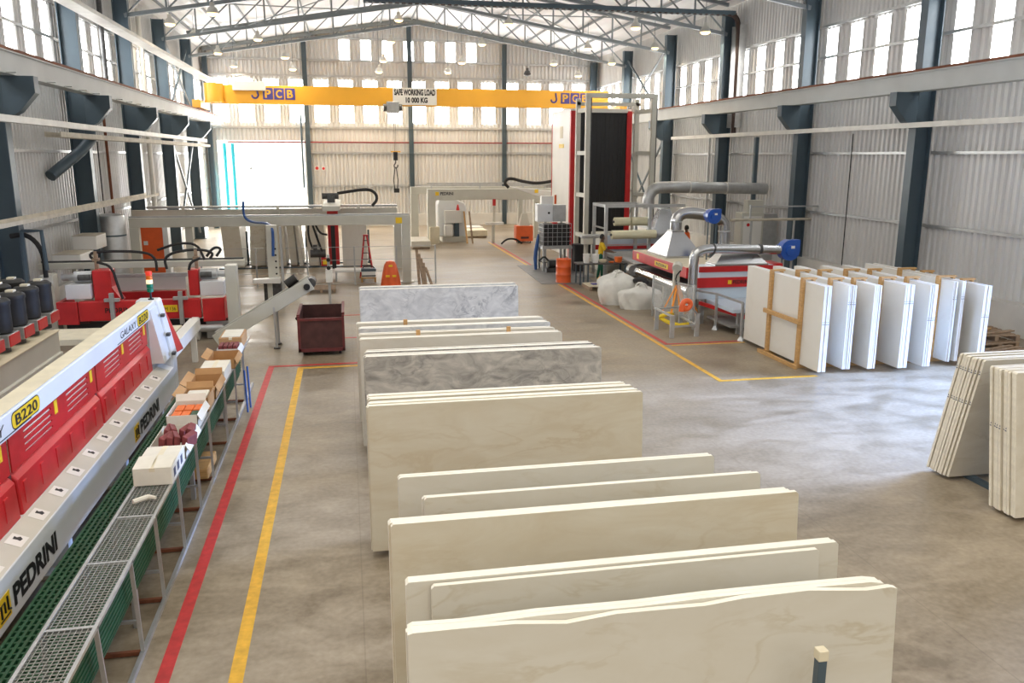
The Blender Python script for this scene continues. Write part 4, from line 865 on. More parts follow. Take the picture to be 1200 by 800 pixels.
for x0, s in ((-3.85, 1), (-6.5, -1)):
    m_ = B().cyl((x0, 22.9, 1.66), (x0+s*0.42, 22.9, 1.66), 0.15).cyl((x0+s*0.42, 22.9, 1.66), (x0+s*0.72, 22.9, 1.66), 0.09).obj('motor', 'galv', t, smooth=True)
    B().cyl((x0+s*0.02, 22.74, 1.66), (x0+s*0.30, 22.74, 1.66), 0.08).obj('terminal_box', 'darkmetal', m_)
    B().box(min(x0, x0+s*0.6), max(x0, x0+s*0.6), 22.6, 23.1, 1.12, 1.5).obj('arm', 'white', t, bev=0.02)
    B().box(x0-s*0.1-0.04, x0-s*0.1+0.04, 22.95, 23.05, 1.8, 2.3).box(x0-s*0.1-0.07, x0-s*0.1+0.07, 22.9, 23.1, 2.05, 2.12).obj('valve_post', 'oldwood', t)
for x in (-5.95, -4.3): B().box(x-0.05, x+0.05, 22.28, 22.4, 0.45, 1.3).box(x-0.18, x+0.18, 22.3, 22.42, 1.08, 1.16).obj('clamp', 'galv', t, bev=0.005)
for pts in ([(-6.4, 23, 2.0), (-6.6, 23, 2.25), (-6.1, 23, 2.3), (-5.2, 23, 2.26), (-4.95, 23, 2.1), (-4.95, 23, 1.75)], [(-5.3, 24.9, 2.1), (-4.7, 24.9, 2.3), (-4.2, 24.9, 2.25), (-4.05, 24.9, 1.8)], [(-4.7, 23, 1.8), (-4.75, 23, 2.1), (-4.4, 23, 2.27), (-3.8, 23, 2.3), (-3.5, 23, 2.2), (-3.6, 23, 2.05)], [(-4.1, 22.7, 1.8), (-4.05, 22.7, 2.0), (-3.8, 22.7, 2.1)], [(-6.3, 22.7, 2.05), (-5.95, 22.65, 1.95), (-5.85, 22.6, 1.5), (-5.75, 22.6, 1.1)], [(-3.7, 23.1, 2.1), (-3.5, 23.1, 2.35), (-3.3, 23.1, 2.3), (-3.45, 23.1, 2.1)]):
    B().tube(pts, 0.035, 8, smooth=2).obj('hose', 'rubber', t, smooth=True)
text('lettering', 'PEDRINI', t, 'black', (-6.15, 22.4, 0.78), (1, 0, 0), (0, 0, 1), 0.66, 0.13, bold=0.02)
B().box(-4.75, -4.4, 22.385, 22.4, 0.76, 0.94).obj('number_plate', 'yellow', t)
text('lettering', 'M 136', t, 'black', (-4.71, 22.384, 0.80), (1, 0, 0), (0, 0, 1), 0.27, 0.09)
# pipes over the left machines
t = thing('hose_support', 'dark bent pipe frame with hose over the left tray', 'pipe frame', (-7.7, 22.5, 0))
B().tube([(-7.95, 22.5, 0.0), (-7.9, 22.5, 2.9)], 0.05, 8).tube([(-7.9, 22.5, 2.88), (-7.45, 22.5, 2.88), (-7.42, 22.5, 1.9)], 0.05, 8).obj('frame', 'steel', t)
B().tube([(-8.2, 22.6, 2.75), (-7.8, 22.6, 2.8), (-7.5, 22.6, 2.4), (-7.5, 22.6, 1.7)], 0.06, 8, smooth=2).obj('hose', 'rubber', t, smooth=True)
for x, y, z0, w, d, h, lab in ((-8.0, 26.5, 1.55, 0.75, 1.2, 0.35, 'pale duct box on the left wall, lower'), (-8.0, 28.3, 1.85, 0.7, 1.1, 0.42, 'pale duct box on the left wall, upper')):
    tt = thing('duct_box', lab, 'duct', (x, y, z0), 'pale duct boxes on the left'); B().box(x-w/2, x+w/2, y-d/2, y+d/2, z0, z0+h).obj('casing', 'offwhite', tt, bev=0.02); B().box(x-w/2, x+w/2, y-d/2, y+d/2, z0+h, z0+h+0.015).obj('dust_top', 'dustytray', tt); B().box(x-0.06, x+0.06, y-0.06, y+0.06, 0, z0).obj('support', 'cream', tt)
t = thing('storage_tank', 'round grey steel tank standing by the left wall', 'tank', (-8.0, 30.85, 0))
B().lathe((-8.02, 30.85, 0), [(0.48, 0), (0.48, 2.62), (0.45, 2.7), (0.2, 2.76)], 28).obj('shell', 'galv', t, smooth=True); B().lathe((-8.02, 30.85, 0), [(0.495, 2.0), (0.495, 2.05)], 28).obj('hoop', 'steel', t)

# ------------------------------------------------------------------ gantry loader
t = thing('gantry_loader', 'grey-cream portal gantry loader spanning the left aisle, with red lifting column', 'gantry', (-2.6, 33.5, 0))
B().box(-7.6, 2.32, 31.6, 31.9, 2.2, 2.54).obj('front_beam', 'cream', t, bev=0.015)
ra, rb_ = at(185, 244, 36.0), at(465, 244, 36.0)
B().box(ra.x-1.0, rb_.x, 35.9, 36.15, 2.12, 2.56).obj('rear_beam', 'cream', t, bev=0.015)
B().box(-7.9, rb_.x, 35.85, 36.2, 2.62, 2.70).obj('rear_rail', 'galv', t)
for x in (-6.5, -2.8, 0.5): B().box(x-0.06, x+0.06, 35.8, 35.9, 2.1, 2.68).obj('rail_bracket', 'cream', t)
B().box(-7.6, 2.3, 31.7, 31.8, 2.54, 2.6).obj('front_rail', 'galv', t)
for x, y in ((2.16, 31.75), (-7.45, 31.75), (2.1, 36.0), (-7.3, 36.0)):
    lg = B().box(x-0.16, x+0.16, y-0.14, y+0.14, 0.02, 2.2 if y < 33 else 2.12).obj('leg', 'cream', t, bev=0.01); B().box(x-0.26, x+0.26, y-0.24, y+0.24, 0, 0.02).obj('base_plate', 'cream', lg)
B().box(-5.75, -5.5, 31.7, 31.8, 0, 2.2).obj('inner_post', 'cream', t)
B().box(1.78, 2.02, 31.585, 31.6, 2.24, 2.46).obj('yellow_plate', 'yellow', t)
B().box(-0.9, -0.25, 31.6, 36.2, 2.72, 2.9).obj('trolley', 'cream', t, bev=0.01)
B().box(-0.75, -0.45, 34.0, 34.5, 2.9, 3.25).cyl((-0.95, 34.2, 3.15), (-0.3, 34.2, 3.15), 0.12).obj('trolley_motor', 'darkmetal', t, smooth=True)
B().tube([(-0.35, 34.2, 3.25), (0.5, 34.2, 3.38), (0.95, 34.2, 3.40), (1.2, 34.2, 3.2), (1.2, 34.2, 2.95), (1.0, 34.2, 2.75)], 0.06, 8, smooth=2).obj('energy_chain', 'rubber', t)
hc = B().box(-0.78, -0.36, 33.9, 34.25, 0.45, 2.75).obj('lifting_column', 'red', t, bev=0.01)
B().box(-0.66, -0.5, 33.8, 33.9, 0.3, 2.0).obj('guide', 'black', hc)
B().box(-1.08, -0.78, 33.75, 34.0, 0.42, 0.74).obj('red_box', 'red', hc); B().box(-1.02, -0.82, 33.73, 33.75, 0.48, 0.68).obj('yellow_label', 'yellow', hc)
B().cyl((-1.5, 34.0, 0.9), (-0.9, 34.0, 0.9), 0.16).cyl((-1.3, 34, 0.9), (-1.3, 34, 1.25), 0.08).obj('suction_unit', 'darkmetal', t, smooth=True)
for pts in ([(-1.5, 33.9, 2.2), (-1.55, 33.9, 1.6), (-1.4, 33.9, 1.1)], [(-1.3, 33.9, 2.2), (-1.1, 33.9, 1.7), (-0.8, 33.9, 1.65)], [(-1.4, 33.9, 2.2), (-1.2, 33.9, 1.5), (-1.0, 33.9, 0.9)]):
    B().tube(pts, 0.04, 8, smooth=2).obj('hose', 'rubber', t, smooth=True)
tag(B().tube([tuple(at(285, 236, 31.5)), tuple(at(285, 250, 31.5)), tuple(at(289, 258, 31.5)), tuple(at(300, 261, 31.0)), tuple(at(312, 261, 29.0)), tuple(at(319, 266, 27.4)), tuple(at(320, 280, 27.4)), tuple(at(320, 300, 27.4))], 0.045, 8, smooth=2).obj('blue_hose', 'hose_blue', smooth=True), 'blue hose looping down the gantry beam to the control post', 'hose')
# control post with desk
t = thing('control_post', 'grey control post with small desk standing before the gantry', 'control post', (-2.5, 27.6, 0))
B().box(-2.56, -2.22, 27.5, 27.7, 0.86, 2.55).obj('panel_post', 'cream', t, bev=0.01)
B().box(-2.16, -2.08, 27.55, 27.63, 0, 2.5).obj('side_post', 'galv', t)
B().prism([(-3.02, 0.74), (-2.18, 0.72), (-2.18, 0.90), (-3.02, 0.86)], 'y', 27.2, 27.5).obj('desk', 'offwhite', t, bev=0.01)
B().box(-2.72, -2.18, 27.45, 27.8, 0.0, 0.72).obj('pedestal', 'darkmetal', t); B().box(-2.6, -2.45, 27.35, 27.45, 0, 0.72).obj('front_leg', 'cream', t)
for k in range(5): B().cyl((-2.3, 27.48, 1.0+k*0.2), (-2.3, 27.5, 1.0+k*0.2), 0.03).obj('button', 'black', t)
t = thing('valve_post', 'slim white post with valves standing beside the red lifting column', 'post', (-0.6, 26, 0))
B().box(-0.66, -0.58, 25.96, 26.04, 0, 1.75).obj('pole', 'galv', t); B().box(-0.72, -0.52, 25.9, 26.1, 0.9, 1.3).obj('box', 'offwhite', t, bev=0.01)
for z in (1.35, 1.6): B().cyl((-0.62, 25.88, z), (-0.62, 26.0, z), 0.06).obj('knob', 'black', t)
# wire fence in front of the gantry
t = thing('wire_fence', 'thin galvanised wire fence across the aisle below the gantry', 'fence', (-1, 31.2, 0))
for x in (3.2, 1.75, 0.2, -1.5, -3.3, -5.2): B().box(x-0.025, x+0.025, 31.15, 31.2, 0, 1.45).obj('post', 'galv', t)
b = B()
for z in (0.08, 0.5, 0.95, 1.43): b.box(-5.2, 3.2, 31.17, 31.18, z-0.008, z+0.008)
b.obj('wires', 'galv', t)
# stored slabs edge-on behind the gantry
for k, (xa, xb, h, yy, m, sk) in enumerate(((-5.15, -4.4, 1.85, 36.8, 'm_white', -0.1), (-4.2, -3.55, 1.95, 37.2, 'm_white', 0.1), (-3.5, -3.35, 1.9, 36.9, 'm_grey', 0.05), (-3.3, -3.1, 1.9, 37.0, 'm_beige', 0.02), (-3.05, -2.86, 1.92, 37.0, 'm_beige', 0.02), (-2.8, -2.66, 1.88, 37.0, 'm_beige', -0.03), (-2.5, -2.2, 1.88, 37.2, 'm_white', -0.1), (-2.1, -1.95, 1.9, 37.0, 'm_white', -0.15), (-1.7, -1.25, 1.9, 36.9, 'm_white', -0.1), (-1.2, -0.95, 1.9, 36.9, 'm_white', -0.05), (-0.25, 0.8, 1.85, 36.5, 'm_pack', 0.0))):
    b = B(); n = max(2, int((xb-xa)/0.07)) if k < 10 else 1
    b.prism([(xa, 0.05), (xb, 0.05), (xb+sk, h), (xa+sk, h)], 'y', yy, yy+(2.4 if k < 10 else 0.06), 0, 0)
    tag(b.obj('stone_slab', m, bev=0.01), ['broad beige slab at the left of the row behind the gantry', 'beige slab second from the left behind the gantry', 'thin grey slab edge in the row behind the gantry', 'beige slab edge behind the gantry, left of a close trio', 'beige slab edge behind the gantry, middle of a close trio', 'beige slab edge behind the gantry, right of a close trio', 'beige slab behind the control post', 'thin white slab leaning left of the red column', 'broad beige slab left of the red lifting column', 'white slab edge next to the red lifting column', 'wide pale grey slab facing the camera right of the red column'][k], 'slab', 'slabs stored behind the gantry')
t = thing('slab_frame', 'dark steel frame holding the slabs behind the gantry', 'rack', (-2.5, 38, 0)); B().box(-5.4, 1.0, 37.9, 38.0, 0, 0.05).box(-5.4, 1.0, 36.6, 36.7, 0, 0.05).obj('base_beam', 'steel', t)
for x in (-1.82, -4.32, 0.9): B().box(x-0.04, x+0.04, 37.7, 37.8, 0, 1.5).obj('upright', 'steel', t)
# small things at the gantry foot
t = thing('step_ladder', 'red A-frame step ladder beside the grey slab under the gantry', 'ladder', (0.7, 33.2, 0))
for s in (-1, 1):
    B().bar((0.68+s*0.05, 33.3, 1.65), (0.68+s*0.26, 33.0, 0.0), 0.05).obj('stile', 'red', t); B().bar((0.68+s*0.05, 33.35, 1.65), (0.68+s*0.24, 33.9, 0.0), 0.04).obj('rear_stile', 'darkred', t)
for k in range(1, 7):
    z = k*0.24; w = 0.26-0.21*z/1.65; B().box(0.68-w, 0.68+w, 33.0+0.3*z/1.65-0.04, 33.0+0.3*z/1.65+0.04, z, z+0.03).obj('tread', 'darkred', t)
B().box(0.58, 0.78, 33.2, 33.42, 1.63, 1.68).obj('cap', 'red', t)
t = thing('work_stool', 'small wooden stool in front of the red step ladder', 'stool', (0.72, 31.9, 0))
B().box(0.42, 1.0, 31.7, 32.1, 0.16, 0.2).obj('top', 'wood', t)
for x in (0.46, 0.96):
    for y in (31.74, 32.06): B().box(x-0.03, x+0.03, y-0.03, y+0.03, 0, 0.16).obj('leg', 'wood', t)
t = thing('battery_charger', 'white and dark portable machine box standing on the wooden stool', 'machine box', (0.72, 31.9, 0.2))
B().box(0.46, 0.98, 31.72, 32.08, 0.201, 0.42).obj('case', 'offwhite', t, bev=0.02); B().box(0.44, 1.0, 31.7, 32.1, 0.42, 0.53).obj('lid', 'steel', t, bev=0.02); B().tube([(0.5, 31.9, 0.53), (0.55, 31.9, 0.6), (0.89, 31.9, 0.6), (0.94, 31.9, 0.53)], 0.02, 8).obj('handle', 'black', t); B().box(0.46, 0.98, 31.71, 31.72, 0.24, 0.29).obj('stripe', 'darkmetal', t)
t = thing('safety_cover', 'bright orange draped cover with yellow strips standing on the floor under the gantry', 'cover', (1.5, 30.86, 0))
b = B(); n = 40; prof = [(0.34, 0.0), (0.32, 0.2), (0.28, 0.5), (0.22, 0.78), (0.15, 0.9), (0.05, 0.93)]
vs = []
for r, z in prof:
    for k in range(n):
        a = 2*PI*k/n; f = 1+0.13*math.sin(7*a)*(1-z/1.1); vs.append((1.5+r*f*math.cos(a), 30.86+r*f*0.7*math.sin(a), z))
fs = [(i*n+k, i*n+(k+1) % n, (i+1)*n+(k+1) % n, (i+1)*n+k) for i in range(len(prof)-1) for k in range(n)]+[tuple(range(5*n, 6*n)), tuple(range(n-1, -1, -1))]
b.add(vs, fs).obj('cloth', 'orange', t, smooth=True)
for x, z in ((1.38, 0.35), (1.62, 0.35), (1.5, 0.72)): B().box(x-0.07, x+0.07, 30.61 if z < .5 else 30.68, 30.66 if z < .5 else 30.74, z, z+0.07).obj('reflective_strip', 'yellow', t)
for k in range(5):
    x = 2.5+k*0.1
    b = B().bar((x+rnd.uniform(-.05, .15), 30.8, 0.0), (x-0.02*k, 31.11, 1.3-0.17*k), 0.10, 0.03)
    tag(b.obj('plank', 'oldwood'), 'brown board leaning on the fence beside the gantry leg, %s from the left' % ORD[k], 'plank', 'boards leaning on the fence')
t = thing('wooden_pallet', 'small wooden pallet on the floor left of the red column foot', 'pallet', (-1.0, 30, 0))
for k in range(6): B().box(-1.5, -0.5, 29.6+k*0.17, 29.7+k*0.17, 0.11, 0.13).obj('top_board', 'oldwood', t)
for x in (-1.45, -1.0, -0.55): B().box(x-0.04, x+0.04, 29.6, 30.55, 0, 0.11).obj('bearer', 'oldwood', t)
t = thing('work_bench', 'low grey bench with papers under the pale slab behind the fence', 'bench', (0.1, 32.6, 0)); B().box(-0.55, 0.6, 32.3, 33.0, 0.36, 0.42).obj('top', 'offwhite', t)
for x in (-0.5, 0.55):
    for y in (32.34, 32.96): B().box(x-0.03, x+0.03, y-0.03, y+0.03, 0, 0.36).obj('leg', 'galv', t)
t = thing('orange_cabinet', 'tall orange machine cabinet with white sides behind the red machine', 'cabinet', (-7.4, 34.2, 0))
B().prism([(-7.95, 0.0), (-7.0, 0.0), (-7.0, 2.1), (-7.78, 2.1), (-7.95, 1.95)], 'y', 34.0, 34.5).obj('door', 'orange', t, bev=0.01); B().box(-6.99, -6.8, 34.0, 34.5, 0, 2.1).obj('side_panel', 'white', t); B().box(-8.15, -7.96, 34.0, 34.5, 0, 1.95).obj('side_panel', 'white', t); B().box(-7.7, -7.55, 33.985, 34.0, 1.35, 1.5).obj('display', 'offwhite', t)

# ------------------------------------------------------------------ far end machines
t = thing('far_gantry', 'cream portal gantry machine with dark lettering before the far wall', 'gantry', (7.5, 46, 0))
B().box(4.35, 11.3, 45.9, 46.2, 2.35, 2.95).obj('front_beam', 'cream', t, bev=0.02); B().box(4.35, 11.3, 46.2, 46.3, 3.2, 3.28).obj('top_rail', 'galv', t)
B().box(3.6, 11.4, 48.0, 48.3, 2.6, 3.0).obj('rear_beam', 'cream', t)
for x, y in ((4.55, 46.05), (9.62, 46.05), (3.8, 48.15), (11.0, 48.15)): B().box(x-0.22, x+0.22, y-0.15, y+0.15, 0, 2.4 if y < 47 else 2.6).obj('leg', 'cream', t, bev=0.02)
for x in (4.6, 7.3, 9.75, 11.0): B().box(x-0.04, x+0.04, 46.18, 46.26, 2.9, 3.22).obj('rail_post', 'galv', t)
B().box(4.4, 4.95, 45.6, 46.4, 0, 0.9).obj('base_casing', 'creamtop', t)
text('lettering', 'PEDRINI', t, 'black', (5.05, 45.9, 2.62), (1, 0, 0), (0, 0, 1), 0.72, 0.17, bold=0.03); B().box(4.78, 4.98, 45.89, 45.9, 2.6, 2.8).obj('logo_plate', 'yellow', t)
t = thing('arched_cover_machine', 'white machine with rounded arched cover under the far gantry', 'machine', (5.8, 46.6, 0))
ap = [(5.0, 0.3), (5.0, 2.1), (5.1, 2.35), (5.4, 2.45), (6.0, 2.35), (6.5, 2.15), (6.6, 1.9), (6.6, 0.3)]
B().prism(ap, 'y', 46.8, 47.9).obj('cover', 'white', t, bev=0.05); B().box(5.35, 6.3, 46.4, 46.8, 1.05, 1.75).obj('control_box', 'offwhite', t, bev=0.02)
B().box(5.9, 6.15, 46.5, 46.8, 0.3, 1.05).obj('dark_motor', 'steel', t); B().box(5.2, 6.6, 46.5, 48, 0.0, 0.3).obj('base', 'cream', t); B().box(5.3, 5.8, 46.3, 46.7, 0.3, 1.0).obj('mixing_drum', 'offwhite', t, bev=0.1)
B().lathe((6.1, 46.6, 1.75), [(0.1, 0), (0.04, 0.3), (0.02, 0.32)], 10).obj('red_lamp', 'red', t)
for x in (6.45, 6.75): tag(B().bar((x, 45.4, 0), (x-0.05, 46.3, 1.7), 0.09, 0.04).obj('plank', 'wood' if x < 6.5 else 'oldwood'), 'board leaning at the arched white machine, %s' % ('left' if x < 6.5 else 'right'), 'plank', 'boards at the arched machine')
t = thing('control_desk', 'slim control desk with red buttons before the far gantry', 'control desk', (8.0, 45.6, 0))
B().box(7.85, 8.0, 45.5, 45.65, 0, 1.0).obj('leg', 'cream', t); B().box(7.5, 8.5, 45.4, 45.8, 1.0, 1.14).obj('desk', 'offwhite', t, bev=0.01); B().box(7.93, 8.05, 45.6, 45.65, 1.14, 2.4).obj('mast', 'cream', t); B().cyl((7.99, 45.58, 2.05), (7.99, 45.58, 2.4), 0.09).obj('red_lamp', 'red', t)
t = thing('orange_cabinet', 'low orange cabinet on castors in front of the far gantry', 'cabinet', (9.6, 45.4, 0))
B().box(9.15, 10.1, 45.1, 45.8, 0.1, 0.95).obj('body', 'orange', t, bev=0.02); B().box(9.4, 9.85, 45.085, 45.1, 0.25, 0.36).obj('vent', 'darkred', t)
B().frustum((9.35, 9.95, 45.25, 45.65, 0.95), (9.5, 9.8, 45.35, 45.55, 1.6)).obj('cone', 'cream', t); B().box(9.58, 9.68, 45.4, 45.5, 1.6, 2.36).obj('mast', 'offwhite', t)
for x in (9.3, 9.95):
    for y in (45.2, 45.7): B().cyl((x-0.03, y, 0.05), (x+0.03, y, 0.05), 0.05).obj('castor', 'rubber', t)
for k, (xa, xb, ya, yb, h, m, lab) in enumerate(((6.9, 8.1, 48.5, 50.0, 0.45, 'creamtop', 'low beige stack of tiles on the floor behind the far control desk'), (7.0, 8.4, 52, 53.5, 0.35, 'offwhite', 'white crate near the far wall'), (3.2, 4.2, 43, 45.5, 0.42, 'm_white', 'low white slab stack on the floor right of the left gantry leg'))):
    t = thing('slab_stack' if k != 1 else 'crate', lab, 'stack', ((xa+xb)/2, (ya+yb)/2, 0)); B().box(xa, xb, ya, yb, 0.1, h).obj('stack', m, t, bev=0.02); B().box(xa+0.05, xb-0.05, ya+0.05, yb-0.05, 0, 0.1).obj('pallet', 'oldwood', t)
t = thing('loading_boom', 'white slanted loading boom with black energy chain left of the tower', 'boom', (9.8, 43.5, 0))
B().prism([(8.4, 3.15), (10.9, 2.9), (10.9, 2.55), (10.4, 2.5)], 'y', 43.3, 43.7).obj('arm', 'offwhite', t, bev=0.02); B().box(9.75, 9.95, 43.28, 43.3, 2.82, 3.0).obj('yellow_label', 'yellow', t); B().box(10.7, 10.95, 43.3, 43.7, 0, 2.6).obj('mast', 'offwhite', t)
B().tube([(8.4, 43.5, 3.1), (8.15, 43.5, 3.35), (8.4, 43.5, 3.62), (9.2, 43.5, 3.4), (10.0, 43.5, 3.3), (10.9, 43.5, 3.45)], 0.08, 8, smooth=2).obj('energy_chain', 'rubber', t); B().tube([(9.9, 43.4, 2.3), (9.85, 43.4, 1.95), (10.1, 43.4, 1.75), (10.4, 43.4, 1.8)], 0.05, 8, smooth=2).obj('hanging_cable', 'rubber', t)
tag(B().tube([(8.2, 44.6, 0.03), (8.5, 44.6, 0.3), (9.0, 44.7, 0.3), (9.4, 44.8, 0.03)], 0.05, 8, smooth=2).obj('black_hose', 'rubber', smooth=True), 'black hose arched on the floor at the far control desk', 'hose')

# ------------------------------------------------------------------ tall tower
t = thing('storage_tower', 'tall white and red tower with black curtain front and cream lift frame', 'tower', (11.5, 39.5, 0))
B().box(10.29, 13.24, 38.3, 41.7, 0.0, 6.85).obj('body', 'offwhite', t, bev=0.02)
B().box(10.27, 10.50, 38.1, 38.3, 0.0, 6.75).obj('red_strip', 'red', t); B().box(12.98, 13.22, 38.1, 38.3, 0.0, 6.75).obj('red_strip', 'red', t)
b = B()
for k in range(24): b.box(10.5+k*0.1033, 10.5+k*0.1033+0.1, 38.15+(0.012 if k % 2 else 0), 38.25, 0.0, 6.68)
b.obj('black_curtain', 'black', t)
B().box(10.5, 12.98, 38.05, 38.3, 6.68, 6.85).obj('head_rail', 'offwhite', t)
B().box(10.27, 10.30, 41.68, 41.76, 0.0, 6.85).obj('corner_trim', 'red', t)
for xx, yy, nm in ((10.47, 37.6, 'l'), (10.52, 36.2, 'l'), (13.25, 37.6, 'r'), (13.55, 36.2, 'r')):
    B().box(xx-0.1, xx+0.1, yy-0.1, yy+0.1, 0.0, 7.25).obj('lift_post', 'cream', t, bev=0.01)
    if yy < 37: B().box(xx+0.1, xx+0.16, yy-0.06, yy+0.06, 0, 7.2).obj('guide_rail', 'darkmetal', t)
for xx0, xx1 in ((10.47, 10.52), (13.25, 13.55)):
    for z in (1.2, 3.0, 4.85, 6.7): B().bar((xx0, 37.6, z), (xx1, 36.2, z), 0.14, 0.18).obj('rung', 'cream', t)
B().box(10.4, 13.7, 36.1, 36.3, 7.2, 7.4).obj('top_beam', 'cream', t, bev=0.01); B().box(10.4, 13.4, 37.5, 37.7, 6.95, 7.1).obj('rear_beam', 'cream', t)
B().box(10.275, 10.29, 39.6, 40.1, 5.55, 6.1).obj('label', 'creamtop', t); B().box(10.275, 10.29, 39.4, 40.3, 5.1, 5.28).obj('yellow_plate', 'yellow', t)

# ------------------------------------------------------------------ right production line
t = thing('floor_plate', 'grey steel floor plate under the tank stand', 'floor plate', (8.2, 33, 0)); B().prism([(7.28, 35.7), (7.1, 30.15), (9.2, 29.8), (9.6, 35.7)], 'z', 0.0, 0.012).obj('plate', 'matgrey', t)
t = thing('tank_stand', 'grey steel stand under the black caged tank', 'stand', (8.55, 34.1, 0))
for x in (8.0, 9.12):
    for y in (33.65, 34.55): B().box(x-0.05, x+0.05, y-0.05, y+0.05, 0.012, 0.93).obj('leg', 'galv', t)
B().box(7.92, 9.2, 33.58, 34.62, 0.93, 1.0).obj('top_frame', 'galv', t); B().box(7.95, 9.17, 33.6, 34.6, 0.35, 0.39).obj('shelf', 'darkmetal', t)
t = thing('caged_tank', 'black plastic tank in a square galvanised cage on the stand', 'tank', (8.56, 34.1, 1.0))
B().box(8.0, 9.12, 33.66, 34.54, 1.05, 1.94).obj('tank', 'black', t, bev=0.06)
b = B()
for k in range(6): b.box(7.95, 9.17, 33.6, 33.62, 1.06+k*0.18, 1.073+k*0.18).box(7.95, 7.97, 33.6, 34.6, 1.06+k*0.18, 1.073+k*0.18).box(9.15, 9.17, 33.6, 34.6, 1.06+k*0.18, 1.073+k*0.18)
for k in range(7): b.box(7.95+k*0.2, 7.962+k*0.2, 33.6, 33.625, 1.0, 1.98)
for k in range(6): b.box(7.95, 7.975, 33.6+k*0.19, 33.615+k*0.19, 1.0, 1.98)
b.obj('cage', 'galv', t); B().box(7.93, 9.19, 33.58, 34.62, 1.0, 1.05).obj('pallet_base', 'galv', t); B().cyl((8.56, 34.1, 1.94), (8.56, 34.1, 2.0), 0.12).obj('lid', 'red', t)
t = thing('control_cabinet', 'white electrical cabinet on a pole above the black caged tank', 'cabinet', (8.4, 35.0, 0))
B().box(7.95, 8.62, 34.7, 35.2, 1.98, 2.72).obj('white_box', 'white', t, bev=0.01); B().box(8.63, 9.2, 34.7, 35.2, 1.98, 2.68).obj('grey_box', 'galv', t, bev=0.01); B().box(8.15, 8.65, 34.8, 35.1, 2.72, 3.05).obj('top_box', 'offwhite', t, bev=0.01)
B().cyl((8.45, 34.69, 2.35), (8.45, 34.7, 2.35), 0.05).obj('lock', 'black', t); B().cyl((8.75, 34.8, 2.72), (8.75, 34.8, 3.1), 0.05).obj('signal_lamp', 'orange', t); B().box(8.3, 8.4, 34.9, 35.0, 0.012, 1.98).box(9.0, 9.1, 34.9, 35.0, 0.012, 1.98).obj('poles', 'galv', t)
tag(B().tube([(7.78, 34.2, 0.013), (7.76, 34.25, 0.6), (7.87, 34.3, 1.2), (7.9, 34.3, 1.5)], [0.06, 0.09, 0.08, 0.03], 10, smooth=1).obj('blue_cover', 'hose_blue', smooth=True), 'blue plastic sheet hanging at the left of the caged tank', 'sheet')
t = thing('pump_unit', 'dark pump and pipes under the tank stand', 'pump', (8.4, 33.3, 0)); B().cyl((8.1, 33.3, 0.35), (8.6, 33.3, 0.35), 0.16).obj('motor', 'motor', t, smooth=True); B().box(8.0, 8.9, 33.15, 33.45, 0.012, 0.18).obj('base', 'darkmetal', t); B().tube([(7.7, 33.2, 0.5), (7.9, 33.2, 0.7), (8.1, 33.25, 0.5)], 0.04, 8, smooth=1).obj('hose', 'rubber', t)
tag(B().box(9.2, 9.75, 33.2, 33.7, 0.012, 1.15).obj('black_tank', 'black', bev=0.05), 'black plastic box tank right of the caged tank', 'tank')
t = thing('oil_drum', 'bright orange steel drum standing at the corner of the floor lines', 'drum', (8.02, 30.48, 0.013))
B().lathe((8.02, 30.48, 0.013), [(0.285, 0), (0.295, 0.01), (0.285, 0.03), (0.285, 0.28), (0.298, 0.30), (0.285, 0.32), (0.285, 0.57), (0.298, 0.59), (0.285, 0.61), (0.285, 0.86), (0.297, 0.88), (0.285, 0.89), (0.27, 0.865)], 28).obj('body', 'orange', t, smooth=True); B().cyl((8.12, 30.38, 0.875), (8.12, 30.38, 0.895), 0.035).obj('bung', 'darkmetal', t)
t = thing('work_table', 'dark metal work table cluttered with jars beside the orange drum', 'table', (9.4, 30.0, 0))
B().box(8.35, 10.27, 29.6, 30.3, 0.76, 0.80).obj('top', 'darkmetal', t)
for x in (8.45, 8.75, 10.2):
    for y in (29.65, 30.25): B().box(x-0.025, x+0.025, y-0.025, y+0.025, 0.013 if x < 9.2 else 0.0, 0.76).obj('leg', 'steel', t)
for k, (x, y, r, h, m, lab) in enumerate(((8.75, 29.9, 0.13, 0.34, 'offwhite', 'white bucket on the work table, left'), (9.1, 29.9, 0.13, 0.32, 'offwhite', 'white bucket on the work table, right'), (9.42, 30.0, 0.15, 0.1, 'creamtop', 'flat cream tray on the work table'), (10.0, 29.9, 0.15, 0.2, 'pack_orange', 'round orange-yellow ball-shaped pot on the work table'), (9.7, 29.8, 0.1, 0.05, 'pack_orange', 'flat orange dish on the work table'))):
    t = thing('pot' if k > 1 else 'bucket', lab, 'pot' if k > 1 else 'bucket', (x, y, 0.801), 'pots on the work table'); B().lathe((x, y, 0.801), [(r*0.8, 0), (r, h*0.5), (r*0.98, h), (r*0.9, h-0.01)], 16).obj('pot_body', m, t, smooth=True); B().lathe((x, y, 0.801), [(r*1.03, h-0.03), (r*1.03, h)], 16).obj('rim', m, t)
t = thing('drill_machine', 'grey bench drill machine behind the work table', 'machine', (9.3, 31.8, 0)); B().cyl((9.3, 31.9, 0.0), (9.3, 31.9, 1.6), 0.09).obj('column', 'cream', t, smooth=True); B().box(9.1, 9.5, 31.6, 32.0, 1.3, 1.55).obj('head', 'cream', t, bev=0.03); B().box(9.0, 9.6, 31.6, 32.2, 0.0, 0.08).obj('base', 'galv', t); B().box(9.05, 9.8, 31.6, 32.0, 1.55, 1.68).obj('belt_guard', 'galv', t, bev=0.03)
t = thing('wooden_pallet', 'small pallet with papers and tools on the floor before the work table', 'pallet', (8.9, 28.9, 0))
